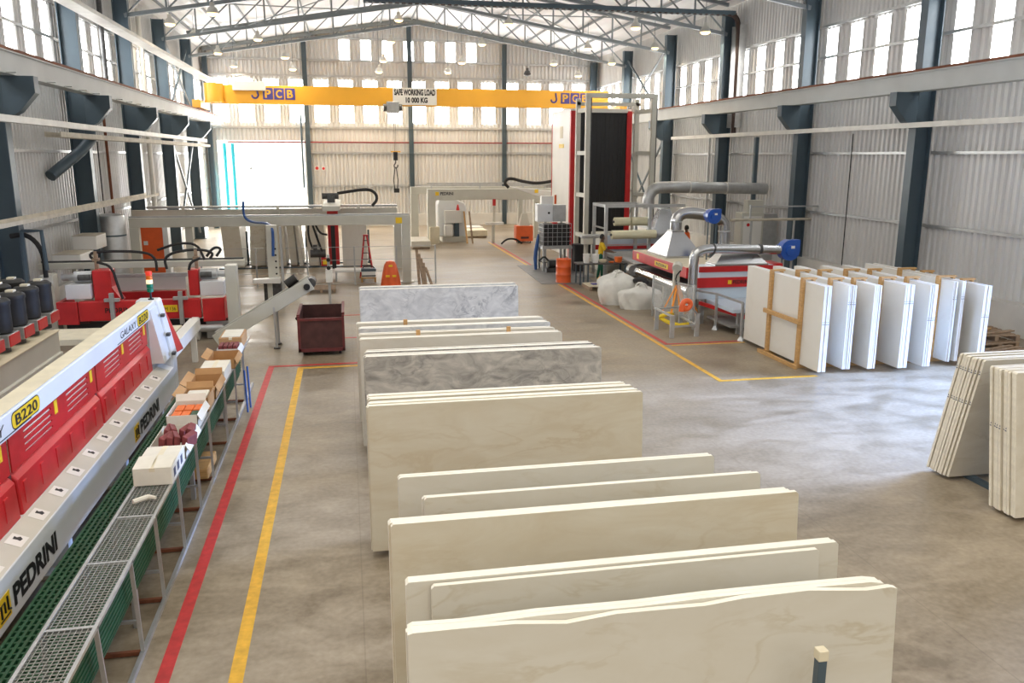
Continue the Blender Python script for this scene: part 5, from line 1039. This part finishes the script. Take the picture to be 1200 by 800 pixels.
for k in range(5): B().box(8.45, 9.36, 28.4+k*0.2, 28.54+k*0.2, 0.12, 0.15).obj('top_board', 'creamtop', t)
for x in (8.5, 8.9, 9.3): B().box(x-0.05, x+0.05, 28.4, 29.35, 0, 0.12).obj('bearer', 'oldwood', t)
tag(B().box(8.65, 9.0, 28.7, 29.0, 0.151, 0.18).obj('blue_cloth', 'purple', bev=0.01), 'dark blue cloth lying on the small pallet', 'cloth')
tag(B().lathe((9.1, 29.15, 0.151), [(0.11, 0), (0.14, 0.12), (0.1, 0.2), (0.02, 0.22)], 14).obj('yellow_helmet', 'yellow', smooth=True), 'orange-yellow helmet-like pot on the small pallet', 'helmet')
tag(B().box(9.2, 9.8, 28.05, 28.3, 0, 0.1).obj('green_box', 'green', bev=0.01), 'flat green box on the floor by the small pallet', 'box')
t = thing('open_crate', 'open wooden crate filled with scraps beside the white bags', 'crate', (9.72, 28.9, 0)); 
x0, x1, y0, y1 = 9.42, 10.02, 28.6, 29.2
B().box(x0, x1, y0, y0+0.03, 0.0, 0.5).box(x0, x1, y1-0.03, y1, 0, 0.5).box(x0, x0+0.03, y0, y1, 0, 0.5).box(x1-0.03, x1, y0, y1, 0, 0.5).box(x0, x1, y0, y1, 0, 0.03).obj('walls', 'wood', t); B().lathe(((x0+x1)/2, (y0+y1)/2, 0.03), [(0.25, 0), (0.26, 0.4), (0.15, 0.55), (0.02, 0.6)], 10).obj('scraps', 'oldwood', t)
def blob(c, sx, sy_, h, seed, n=14):
    r = random.Random(seed); b = B(); vs = []; ph = [r.uniform(0, 6) for _ in range(6)]
    rows = 16; cols = 48
    for i in range(rows+1):
        u = i/rows; z = h*u
        w = (0.95+0.12*math.sin(PI*u))*(1 if u < 0.72 else max(0.1, 1-((u-0.72)/0.28)**2.2*0.85))
        for k in range(cols):
            a = 2*PI*k/cols; q = (abs(math.cos(a))**3+abs(math.sin(a))**3)**(-1/3)
            f = w*q*(1+0.07*math.sin(3*a+ph[0]+4*u)+0.06*math.sin(5*a+ph[1]-3*u)+0.035*math.sin(11*a+ph[2]+9*u)+0.02*math.sin(17*a-ph[4]+5*u))
            vs.append((c[0]+sx*f*math.cos(a), c[1]+sy_*f*math.sin(a), z*(1+0.10*math.sin(2*a+ph[3])*u)))
    fs = [(i*cols+k, i*cols+(k+1) % cols, (i+1)*cols+(k+1) % cols, (i+1)*cols+k) for i in range(rows) for k in range(cols)]
    fs += [tuple(range(cols-1, -1, -1)), tuple(range(rows*cols, (rows+1)*cols))]
    return b.add(vs, fs)
for c, sx, sy_, h, sd, lab in (((8.62, 25.75), 0.60, 0.45, 0.95, 3, 'white bulk bag slumped on the floor, rear one with grey loops'), ((9.05, 24.75), 0.62, 0.42, 0.68, 5, 'white bulk bag slumped on the floor, front one, lower and wider')):
    t = thing('bulk_bag', lab, 'bag', (c[0], c[1], 0), 'white bulk bags'); blob(c, sx, sy_, h, sd).obj('sack', 'bag', t, smooth=True)
    for s in (-1, 1): B().tube([(c[0]-0.15, c[1]+s*0.12, h-0.1), (c[0]-0.08, c[1]+s*0.15, h+0.10), (c[0]+0.12, c[1]+s*0.12, h+0.10), (c[0]+0.2, c[1]+s*0.1, h-0.1)], 0.03, 8, smooth=1).obj('lifting_loop', 'bag', t, smooth=True)
tag(B().tube([(9.0, 25.25, 0.78), (9.15, 25.1, 0.86), (9.3, 25.0, 0.78), (9.28, 24.98, 0.66)], [0.08, 0.11, 0.11, 0.08], 10, smooth=1).obj('black_sack', 'rubber', smooth=True), 'black rolled sack lying between the white bulk bags', 'sack')
# red resin line : box, legs, rollers
t = thing('resin_line', 'long red production line with conveyor rollers below its red casing', 'production line', (11.0, 26, 0))
B().box(10.2, 12.0, 23.9, 28.9, 1.02, 1.36).obj('red_casing', 'red', t, bev=0.02); B().box(10.22, 11.98, 23.92, 28.88, 1.36, 1.372).obj('dusty_top', 'creamtop', t)
B().box(10.19, 10.2, 28.2, 28.4, 1.12, 1.30).obj('yellow_mark', 'yellow', t); B().box(10.19, 10.2, 25.4, 26.6, 1.1, 1.26).obj('yellow_plate', 'yellow', t); text('lettering', 'RESIN', t, 'black', (10.188, 26.45, 1.13), (0, -1, 0), (0, 0, 1), 0.9, 0.10, bold=0.02)
B().cyl((10.35, 23.9, 0.62), (10.35, 28.6, 0.62), 0.16, n=20).obj('chrome_roller', 'chrome', t, smooth=True)
B().box(10.45, 11.9, 23.9, 33.1, 0.62, 0.75).obj('conveyor_bed', 'darkmetal', t)
for y in (24.2, 26.0, 27.8, 30.0, 32.5): B().box(10.3, 10.42, y-0.06, y+0.06, 0, 0.62).obj('leg', 'cream', t); B().box(11.8, 11.92, y-0.06, y+0.06, 0, 0.62).obj('leg', 'cream', t)
B().box(10.3, 10.42, 28.9, 33.1, 0.75, 0.85).obj('side_rail', 'galv', t); B().cyl((10.25, 28.85, 0.62), (10.25, 29.15, 0.62), 0.2).obj('drive_wheel', 'galv', t, smooth=True)
for k in range(12): B().cyl((10.45, 29.2+k*0.35, 0.80), (11.8, 29.2+k*0.35, 0.80), 0.05, n=10).obj('roller', 'galv', t, smooth=True)
t = thing('film_rack', 'galvanised portal frame with cream film rolls over the production line', 'frame', (10.9, 31.6, 0))
for x in (9.95, 11.75):
    for y in (31.4, 33.0): B().box(x-0.06, x+0.06, y-0.06, y+0.06, 0, 2.75).obj('post', 'galv', t)
for y in (31.4, 33.0): B().box(9.89, 13.2 if y < 32 else 11.8, y-0.06, y+0.06, 2.75, 2.87).obj('beam', 'galv', t)
for x in (9.95, 11.75): B().box(x-0.05, x+0.05, 31.4, 33.0, 2.75, 2.85).obj('beam', 'galv', t); B().box(x-0.03, x+0.03, 31.4, 33.0, 1.9, 1.96).obj('rail', 'galv', t)
for z in (1.25, 1.75): B().box(9.9, 11.8, 31.38, 31.42, z, z+0.05).obj('cross_rail', 'galv', t)
for x0, x1, y, z, lab in ((10.1, 11.9, 31.1, 1.72, 'cream film roll, lower and longest one on the frame'), (10.55, 11.2, 32.2, 2.14, 'cream film roll, upper left one on the frame'), (11.25, 12.0, 32.2, 2.14, 'cream film roll, upper right one on the frame')):
    rr = B().cyl((x0, y, z), (x1, y, z), 0.17, n=20); r = tag(rr.obj('film_roll', 'beigeroll', smooth=True), lab, 'film roll', 'cream film rolls')
    B().cyl((x0-0.06, y, z), (x1+0.06, y, z), 0.05).obj('core', 'darkmetal', r)
t = thing('coating_cabin', 'glazed pale coating cabin with red band behind the film frame', 'machine', (11.5, 33.3, 0)); B().box(10.35, 13.2, 33.2, 33.3, 0.5, 1.5).obj('window_panel', 'bluewhite', t); B().box(10.0, 13.2, 33.15, 33.2, 0.92, 1.12).obj('red_band', 'red', t); B().box(10.3, 13.2, 33.3, 34.6, 0.0, 1.55).obj('casing', 'cream', t, bev=0.02)
def hood(x0, x1, y0, y1, z0, x2, x3, y2, y3, z1, label):
    t = thing('extraction_hood', label, 'hood', ((x0+x1)/2, (y0+y1)/2, z0), 'shiny extraction hoods'); B().frustum((x0, x1, y0, y1, z0+0.06), (x2, x3, y2, y3, z1)).obj('cone', 'chrome', t); B().box(x0-0.02, x1+0.02, y0-0.02, y1+0.02, z0, z0+0.06).obj('rim', 'chrome', t); B().box(x2-0.02, x3+0.02, y2-0.02, y3+0.02, z1, z1+0.04).obj('collar', 'galv', t)
    return t
hood(10.45, 11.75, 26.2, 28.0, 1.374, 10.9, 11.3, 26.9, 27.3, 2.2, 'shiny metal extraction hood on the long red casing')
hood(10.25, 11.85, 21.95, 22.58, 1.645, 10.6, 11.4, 22.15, 22.4, 2.13, 'shiny metal extraction hood on the red and white end machine')
hood(12.2, 13.4, 32.2, 33.1, 1.56, 12.6, 13.0, 32.4, 32.8, 2.6, 'shiny metal extraction hood at the back below the big pale duct elbow')
t = thing('elbow_duct', 'thick shiny duct rising from the hood and bending down again', 'duct', (11.8, 27.1, 2.24)); B().tube([(11.1, 27.1, 2.24), (11.1, 27.1, 2.62), (11.35, 27.1, 2.82), (11.8, 27.1, 2.80), (12.5, 27.1, 2.68), (12.85, 27.1, 2.5), (12.9, 27.1, 2.2), (12.9, 27.1, 1.3)], 0.2, 18, smooth=1).obj('pipe', 'chrome', t, smooth=True)
for p, q in (((11.1, 27.1, 2.5), (11.1, 27.1, 2.54)), ((12.9, 27.1, 2.15), (12.9, 27.1, 2.19))): B().cyl(p, q, 0.215, n=18).obj('joint_ring', 'galv', t, smooth=True)
B().box(12.7, 13.1, 26.9, 27.3, 0, 1.3).obj('support', 'galv', t)
t = thing('thin_duct', 'long slim shiny duct running right to the lower blue fan', 'duct', (10.8, 22, 0.75)); B().tube([(9.42, 21.6, 0.78), (9.42, 21.6, 1.95), (9.5, 21.6, 2.12), (9.75, 21.6, 2.2), (10.2, 21.65, 2.19), (12.2, 22.0, 2.08)], 0.13, 16, smooth=1).obj('pipe', 'chrome', t, smooth=True); B().box(9.36, 9.48, 21.55, 21.65, 0, 0.8).obj('support', 'galv', t)
for x in (9.95, 11.5): B().cyl((x, 21.62+(x-9.9)*0.15, 2.20-(x-9.95)*0.045), (x+0.05, 21.63+(x-9.9)*0.15, 2.195-(x-9.95)*0.045), 0.145, n=16).obj('joint_ring', 'darkmetal', t)
def fan(x, y, z, r, label, zf=0.0):
    t = thing('blower_fan', label, 'fan', (x, y, zf), 'blue blower fans'); B().cyl((x, y-0.14, z), (x, y+0.14, z), r, n=28).cyl((x, y-0.2, z), (x, y-0.14, z), r*0.5, n=20).obj('scroll', 'blue', t, smooth=True); B().box(x+r*0.35, x+r*1.05, y-0.12, y+0.12, z+r*0.1, z+r*1.0).obj('outlet', 'blue', t, bev=0.01); B().cyl((x, y+0.14, z), (x, y+0.5, z), r*0.45, n=16).obj('motor', 'blue', t, smooth=True)
    for s in (-1, 1): B().box(x+s*r*0.6-0.015, x+s*r*0.6+0.015, y-0.02, y+0.02, zf, z-r*0.5).obj('leg', 'steel', t)
    B().box(x-0.02, x+r*0.3, y-0.215, y-0.2, z+r*0.2, z+r*0.45).obj('label', 'offwhite', t)
    return t
fan(12.55, 22.1, 2.06, 0.30, 'blue round blower fan at the end of the slim duct', 0.0); fan(11.75, 25.6, 2.80, 0.24, 'blue blower fan with motor higher up behind the bent duct', 1.374)
t = thing('big_duct', 'big pale duct running to the right wall post, with elbow down', 'duct', (15, 33, 2.6)); pA, pB = at(775, 219, 32.6), at(897, 221, 33.1)
B().tube([(pA.x-0.55, 32.6, 2.62), (pA.x-0.55, 32.6, pA.z-0.4), (pA.x-0.35, 32.6, pA.z-0.08), tuple(pA), tuple(pA.lerp(pB, 0.5)), tuple(pB)], 0.24, 18, smooth=1).obj('pipe', 'galv', t, smooth=True)
for u in (0.25, 0.6): q = pA.lerp(pB, u); B().cyl(q, q+Vector((0.06, 0, 0)), 0.255, n=18).obj('joint_ring', 'tray', t)
# end machine with red and white panels
t = thing('end_machine', 'white end machine with two red bands and lettering, behind the slab packs', 'machine', (11, 22.5, 0))
B().box(9.75, 12.1, 21.9, 22.6, 0.72, 1.64).obj('body', 'bluewhite', t, bev=0.01); B().box(9.72, 12.2, 21.86, 21.9, 1.50, 1.66).obj('red_band', 'red', t); B().box(9.68, 12.2, 21.84, 21.9, 1.06, 1.34).obj('red_band', 'red', t); B().box(12.1, 12.3, 21.9, 22.6, 1.5, 1.7).obj('red_end', 'red', t)
text('lettering', 'PEDRINI', t, 'black', (10.75, 21.84, 1.15), (1, 0, 0), (0, 0, 1), 0.5, 0.11, bold=0.02); B().box(10.6, 10.71, 21.835, 21.84, 1.15, 1.26).obj('logo_plate', 'yellow', t)
for x in (9.9, 11.9):
    for y in (22.0, 22.5): B().box(x-0.06, x+0.06, y-0.06, y+0.06, 0, 0.72).obj('leg', 'galv', t)
B().box(10.0, 12.0, 20.2, 21.9, 0.62, 0.72).obj('roller_table', 'bluewhite', t); B().bar((9.8, 21.9, 0.62), (10.7, 19.6, 0.42), 0.08, 0.1).obj('red_guard', 'red', t); B().box(10.0, 12.0, 20.3, 21.8, 0.2, 0.26).obj('lower_tray', 'galv', t)
for x in (10.3, 11.8): B().box(x-0.05, x+0.05, 20.4, 20.5, 0, 0.62).obj('leg', 'galv', t)
# guard rails and glass
t = thing('glass_guard', 'clear guard panel in a grey post frame beside the sling rack', 'guard', (9.1, 22.6, 0)); B().box(8.9, 8.95, 23.3, 23.35, 0, 1.25).obj('post', 'galv', t); B().box(9.3, 9.35, 21.2, 21.25, 0, 1.25).obj('post', 'galv', t); B().bar((8.925, 23.3, 1.2), (9.325, 21.25, 1.2), 0.03).obj('top_rail', 'galv', t); B().bar((8.925, 23.3, 0.72), (9.325, 21.25, 0.72), 0.008, 0.9).obj('pane', 'glass', t)
t = thing('guard_rail', 'grey tubular guard rail on the floor left of the first slab pack', 'rail', (9.95, 20.3, 0)); pts = [(9.94, 21.1), (9.98, 19.62)]
for x, y in pts: B().box(x-0.03, x+0.03, y-0.03, y+0.03, 0.02, 1.0).obj('post', 'galv', t); B().lathe((x, y, 0), [(0.11, 0), (0.10, 0.02), (0.04, 0.12)], 4).obj('foot', 'galv', t)
B().bar((9.94, 21.1, 1.0), (9.98, 19.62, 1.0), 0.05).obj('top_rail', 'galv', t); B().bar((9.94, 21.1, 1.0), (9.5, 22.0, 1.0), 0.05).obj('side_rail', 'galv', t)
# sling rack
t = thing('sling_rack', 'grey steel rack of posts holding orange and yellow lifting slings', 'rack', (8.7, 20.6, 0))
P4 = [gp(769, 386), gp(787, 396), gp(816, 394), gp(797, 383)]
for i, p in enumerate(P4): B().bar((p.x, p.y, 0), (p.x, p.y, 0.62), 0.12, 0.06).obj('post', 'galv', t, bev=0.005)
for a, c in ((0, 1), (0, 3), (1, 2), (3, 2)): B().bar((P4[a].x, P4[a].y, 0.30 if a else 0.58), (P4[c].x, P4[c].y, 0.30 if a else 0.58), 0.05).obj('rail', 'galv', t)
pm = gp(790, 378)
t2 = thing('lifting_post', 'pale post with tilted disc head rising from the sling rack', 'post', (pm.x, pm.y, 0)); B().box(pm.x-0.09, pm.x+0.09, pm.y-0.05, pm.y+0.05, 0, 1.55).obj('post_body', 'cream', t2, bev=0.01); B().cyl((pm.x-0.02, pm.y-0.08, 1.58), (pm.x+0.06, pm.y+0.06, 1.66), 0.14, n=20).obj('disc', 'cream', t2, smooth=True); B().tube([(pm.x+0.1, pm.y-0.1, 1.55), (pm.x-0.08, pm.y-0.12, 1.35), (pm.x, pm.y-0.1, 1.1)], 0.02, 8, smooth=1).obj('cable', 'rubber', t2)
for k, (dx, dy) in enumerate(((-0.42, -0.1), (-0.25, -0.35), (-0.02, -0.45), (0.12, -0.5), (0.25, -0.35))):
    tag(B().bar((pm.x-0.02+0.02*k, pm.y-0.1, 1.12), (pm.x+dx, pm.y+dy, 0.35), 0.06, 0.015).obj('lifting_sling', 'strap'), 'orange sling hanging from the sling rack post, %s from the left' % ORD[k], 'sling', 'orange slings')
for k, (pts, m, lab) in enumerate((([(-0.5, -0.15, 0.2), (-0.3, -0.5, 0.07), (0.05, -0.7, 0.06), (0.35, -0.5, 0.1), (0.42, -0.2, 0.4)], 'yellowstrap', 'yellow sling looped on the floor in front of the rack, widest loop'), ([(-0.6, -0.05, 0.12), (-0.45, -0.3, 0.3), (-0.2, -0.3, 0.35), (-0.1, -0.1, 0.2)], 'yellowstrap', 'yellow sling bunched at the left side of the rack'), ([(0.1, -0.25, 0.5), (0.3, -0.4, 0.42), (0.5, -0.3, 0.3), (0.5, -0.1, 0.45)], 'strap', 'thick orange sling bunched at the right side of the rack'))):
    tag(B().tube([(pm.x+a, pm.y+b_, c) for a, b_, c in pts], 0.06 if k < 2 else 0.10, 8, smooth=2).obj('lifting_sling', m, smooth=True), lab, 'sling', 'slings on the rack')
p = at(803, 358, 19.9); B().bar((P4[2].x, P4[2].y, 0.6), (p.x+0.05, p.y, p.z+0.12), 0.04).obj('arm', 'galv', bpy.data.objects['sling_rack']); tag(B().tube([(p.x-0.1, p.y, p.z-0.15), (p.x-0.08, p.y, p.z+0.1), (p.x+0.1, p.y, p.z+0.14), (p.x+0.16, p.y, p.z), (p.x+0.02, p.y, p.z-0.12), (p.x-0.05, p.y, p.z-0.02)], 0.07, 10, smooth=2).obj('chain_hoist', 'orange', smooth=True), 'orange coiled hoist hanging over the right side of the rack', 'hoist')
# cabinet, pipe and light frames before the right wall
t = thing('electric_cabinet', 'tall pale electric cabinet with red sign before the right wall', 'cabinet', (16.2, 32, 0)); a_, c_ = at(867, 290, 32.0), at(893, 290, 32.0)
B().box(a_.x, c_.x, 32.0, 32.6, 0, 2.45).obj('body', 'cream', t, bev=0.02); B().box(a_.x+0.1, c_.x-0.1, 31.985, 32.0, 0.3, 2.3).obj('door', 'offwhite', t); B().cyl(((a_.x+c_.x)/2-0.2, 31.98, 1.95), ((a_.x+c_.x)/2-0.2, 31.985, 1.95), 0.07).obj('red_sign', 'red', t); B().box(c_.x, c_.x+0.6, 32.0, 32.6, 0, 2.4).obj('side_cabinet', 'galv', t, bev=0.02); B().box(a_.x+0.3, c_.x, 32.1, 32.5, 2.45, 2.95).obj('top_unit', 'cream', t, bev=0.01)
qa, qb = at(856, 258, 29.0), at(974, 256, 30.0)
t = thing('pipe_frame', 'slim galvanised pipe frame with brownish top pipe in front of the right wall', 'frame', (15.5, 29.5, 0)); B().tube([tuple(qa), tuple(qb)], 0.05, 8).obj('brown_pipe', 'dustytray', t, smooth=True)
for u in (0.2, 0.62, 0.8): q = qa.lerp(qb, u); B().box(q.x-0.03, q.x+0.03, q.y-0.03, q.y+0.03, 0, q.z+(0.0 if u > .3 else 0.0)).obj('post', 'galv', t)
q = qa.lerp(qb, 0.8); B().box(qa.lerp(qb, .2).x, q.x, 29.3, 29.36, q.z+0.5, q.z+0.55).obj('upper_rail', 'galv', t); 
for u in (0.2, 0.8): q = qa.lerp(qb, u); B().box(q.x-0.025, q.x+0.025, 29.3, 29.36, q.z-0.05, q.z+0.55).obj('upper_post', 'galv', t)
p = gp(955, 345); 

# ------------------------------------------------------------------ people
def person(name, label, loc, rz, pose, shirt, trousers):
    """body grown with Skin from a joint skeleton, baked to one mesh; clothes are material zones, hair a child"""
    V = []; E = []; Rr = []; G = []
    def j(p, r, parent=None, g='skin'):
        V.append(Vector(p)); Rr.append(r); G.append(g)
        if parent is not None: E.append((parent, len(V)-1))
        return len(V)-1
    h = pose
    pel = j((0, 0, 0.95), (0.15, 0.12), None, 'trousers'); wa = j((h['lean']*0.3, 0, 1.10), (0.14, 0.11), pel, 'shirt'); ch = j((h['lean']*0.8, 0, 1.32), (0.16, 0.12), wa, 'shirt'); nk0 = j((h['lean'], 0, 1.46), (0.075, 0.07), ch, 'shirt')
    nk = j((h['lean']*1.1, 0, 1.53), (0.055, 0.055), nk0); hd = j((h['lean']*1.15+0.015, 0, 1.62), (0.085, 0.08), nk); ht = j((h['lean']*1.15+0.01, 0, 1.71), (0.075, 0.07), hd)
    no = j((h['lean']*1.15+0.105, 0, 1.615), (0.016, 0.014), hd)
    for s in (-1, 1):
        j((h['lean']*1.15+0.01, s*0.085, 1.62), (0.014, 0.02), hd)
        hip = j((0, s*0.10, 0.88), (0.095, 0.095), pel, 'trousers'); f = h['stride']*s; kn = j((f*0.5+0.03, s*0.11, 0.50), (0.068, 0.065), hip, 'trousers'); an = j((f, s*0.11, 0.10), (0.05, 0.048), kn, 'trousers'); he = j((f+0.02, s*0.11, 0.045), (0.045, 0.045), an, 'shoe'); to = j((f+0.17, s*0.12, 0.035), (0.04, 0.032), he, 'shoe')
        sh = j((h['lean'], s*0.19, 1.41), (0.07, 0.065), ch, 'shirt'); e, w = h['arms'][0 if s < 0 else 1]
        el = j((h['lean']+e[0], s*e[1], e[2]), (0.048, 0.046), sh, 'shirt'); wr = j((h['lean']+w[0], s*w[1], w[2]), (0.034, 0.028), el, 'skin')
        d = (V[wr]-V[el]).normalized(); side = Vector((0, 1, 0)) if abs(d.y) < 0.8 else Vector((0, 0, 1)); nrm = d.cross(side).normalized()
        pa_ = j(V[wr]+d*0.075, (0.036, 0.02), wr)
        for q, (off, ln) in enumerate(((-0.03, 0.062), (-0.01, 0.075), (0.01, 0.072), (0.03, 0.055))):
            k1 = j(V[pa_]+d*0.035+side*off, (0.0095, 0.0095), pa_); j(V[k1]+d*ln*0.75+nrm*0.03, (0.008, 0.008), k1)
        th = j(V[wr]+d*0.04+side*(-s*0.045), (0.011, 0.011), wr); j(V[th]+d*0.05+side*(-s*0.012)+nrm*0.015, (0.009, 0.009), th)
    me = bpy.data.meshes.new('tmp'); me.from_pydata(V, E, []); o = bpy.data.objects.new('tmp', me); COL.objects.link(o)
    sk = o.modifiers.new('skin', 'SKIN'); sk.use_smooth_shade = True
    lay = me.skin_vertices[0].data
    for i, r in enumerate(Rr): lay[i].radius = r
    lay[0].use_root = True
    sb = o.modifiers.new('sub', 'SUBSURF'); sb.levels = 1; sb.render_levels = 1
    bpy.context.view_layer.update()
    bm_ = bpy.data.meshes.new_from_object(o.evaluated_get(bpy.context.evaluated_depsgraph_get()))
    bpy.data.objects.remove(o)
    bm_.name = 'body'; bm_.materials.clear(); order = ['skin', 'shirt', 'trousers', 'shoe']
    for k in ('skin', shirt, trousers, 'shoe'): bm_.materials.append(M[k])
    segs = [(V[a], V[b], G[b] if G[b] == G[a] or G[b] in ('skin', 'shoe') or G[a] == 'trousers' else G[b]) for a, b in E]
    for f in bm_.polygons:
        c = f.center; best = None
        for a, b, g in segs:
            ab = b-a; u = max(0, min(1, (c-a).dot(ab)/max(1e-9, ab.length_squared))); dd = (c-(a+ab*u)).length
            if best is None or dd < best[0]: best = (dd, g)
        f.material_index = order.index(best[1]); f.use_smooth = True
    t = thing(name, label, 'person', loc); t.rotation_euler = (0, 0, rz)
    bo = bpy.data.objects.new('body', bm_); COL.objects.link(bo); bo.parent = t; ORG[bo.name] = ORG[t.name]
    hx = h['lean']*1.15
    L = Vector(loc)
    b = B(); n = 18; vs = []
    for i in range(8):
        ph = (PI/2)*(i/7)*1.25
        for k in range(n):
            a = 2*PI*k/n; r = math.sin(ph)
            fx = -0.012 if math.cos(a) > 0.2 else 0.0
            zz = 0.135*math.cos(ph)
            if math.cos(a) > 0.3: zz = max(zz, 0.05)
            vs.append(L+Vector((hx+0.0+0.108*r*math.cos(a)+fx, 0.098*r*math.sin(a), 1.645+zz)))
    b.add(vs, [(i*n+k, i*n+(k+1) % n, (i+1)*n+(k+1) % n, (i+1)*n+k) for i in range(7) for k in range(n)]); b.obj('hair', 'hair', t, smooth=True)
    for s in (-1, 1): B().lathe(tuple(L+Vector((hx+0.092, s*0.034, 1.638))), [(0.004, -0.006), (0.010, 0), (0.004, 0.006)], 8).obj('eye', 'offwhite', t)
    B().box(L.x+hx+0.082, L.x+hx+0.094, L.y-0.024, L.y+0.024, L.z+1.565, L.z+1.573).obj('mouth', 'darkred', t)
    return t
person('person', 'person in yellow shirt and green trousers working at the table, arms forward', (9.62, 31.0, 0.0), -0.35, dict(lean=0.06, stride=0.08, arms=(((0.12, 0.22, 1.16), (0.38, 0.20, 1.10)), ((0.14, 0.22, 1.16), (0.40, 0.18, 1.08)))), 'shirt_y', 'trouser_g')
pp = at(807, 264, 34.4)
person('person', 'person in orange shirt, only head and shoulders seen behind the shiny duct', (pp.x, 34.4, 0.0), 2.3, dict(lean=0.08, stride=0.05, arms=(((0.05, 0.24, 1.14), (0.22, 0.2, 1.0)), ((0.05, 0.24, 1.14), (0.22, 0.2, 1.0)))), 'shirt_o', 'trouser_g')
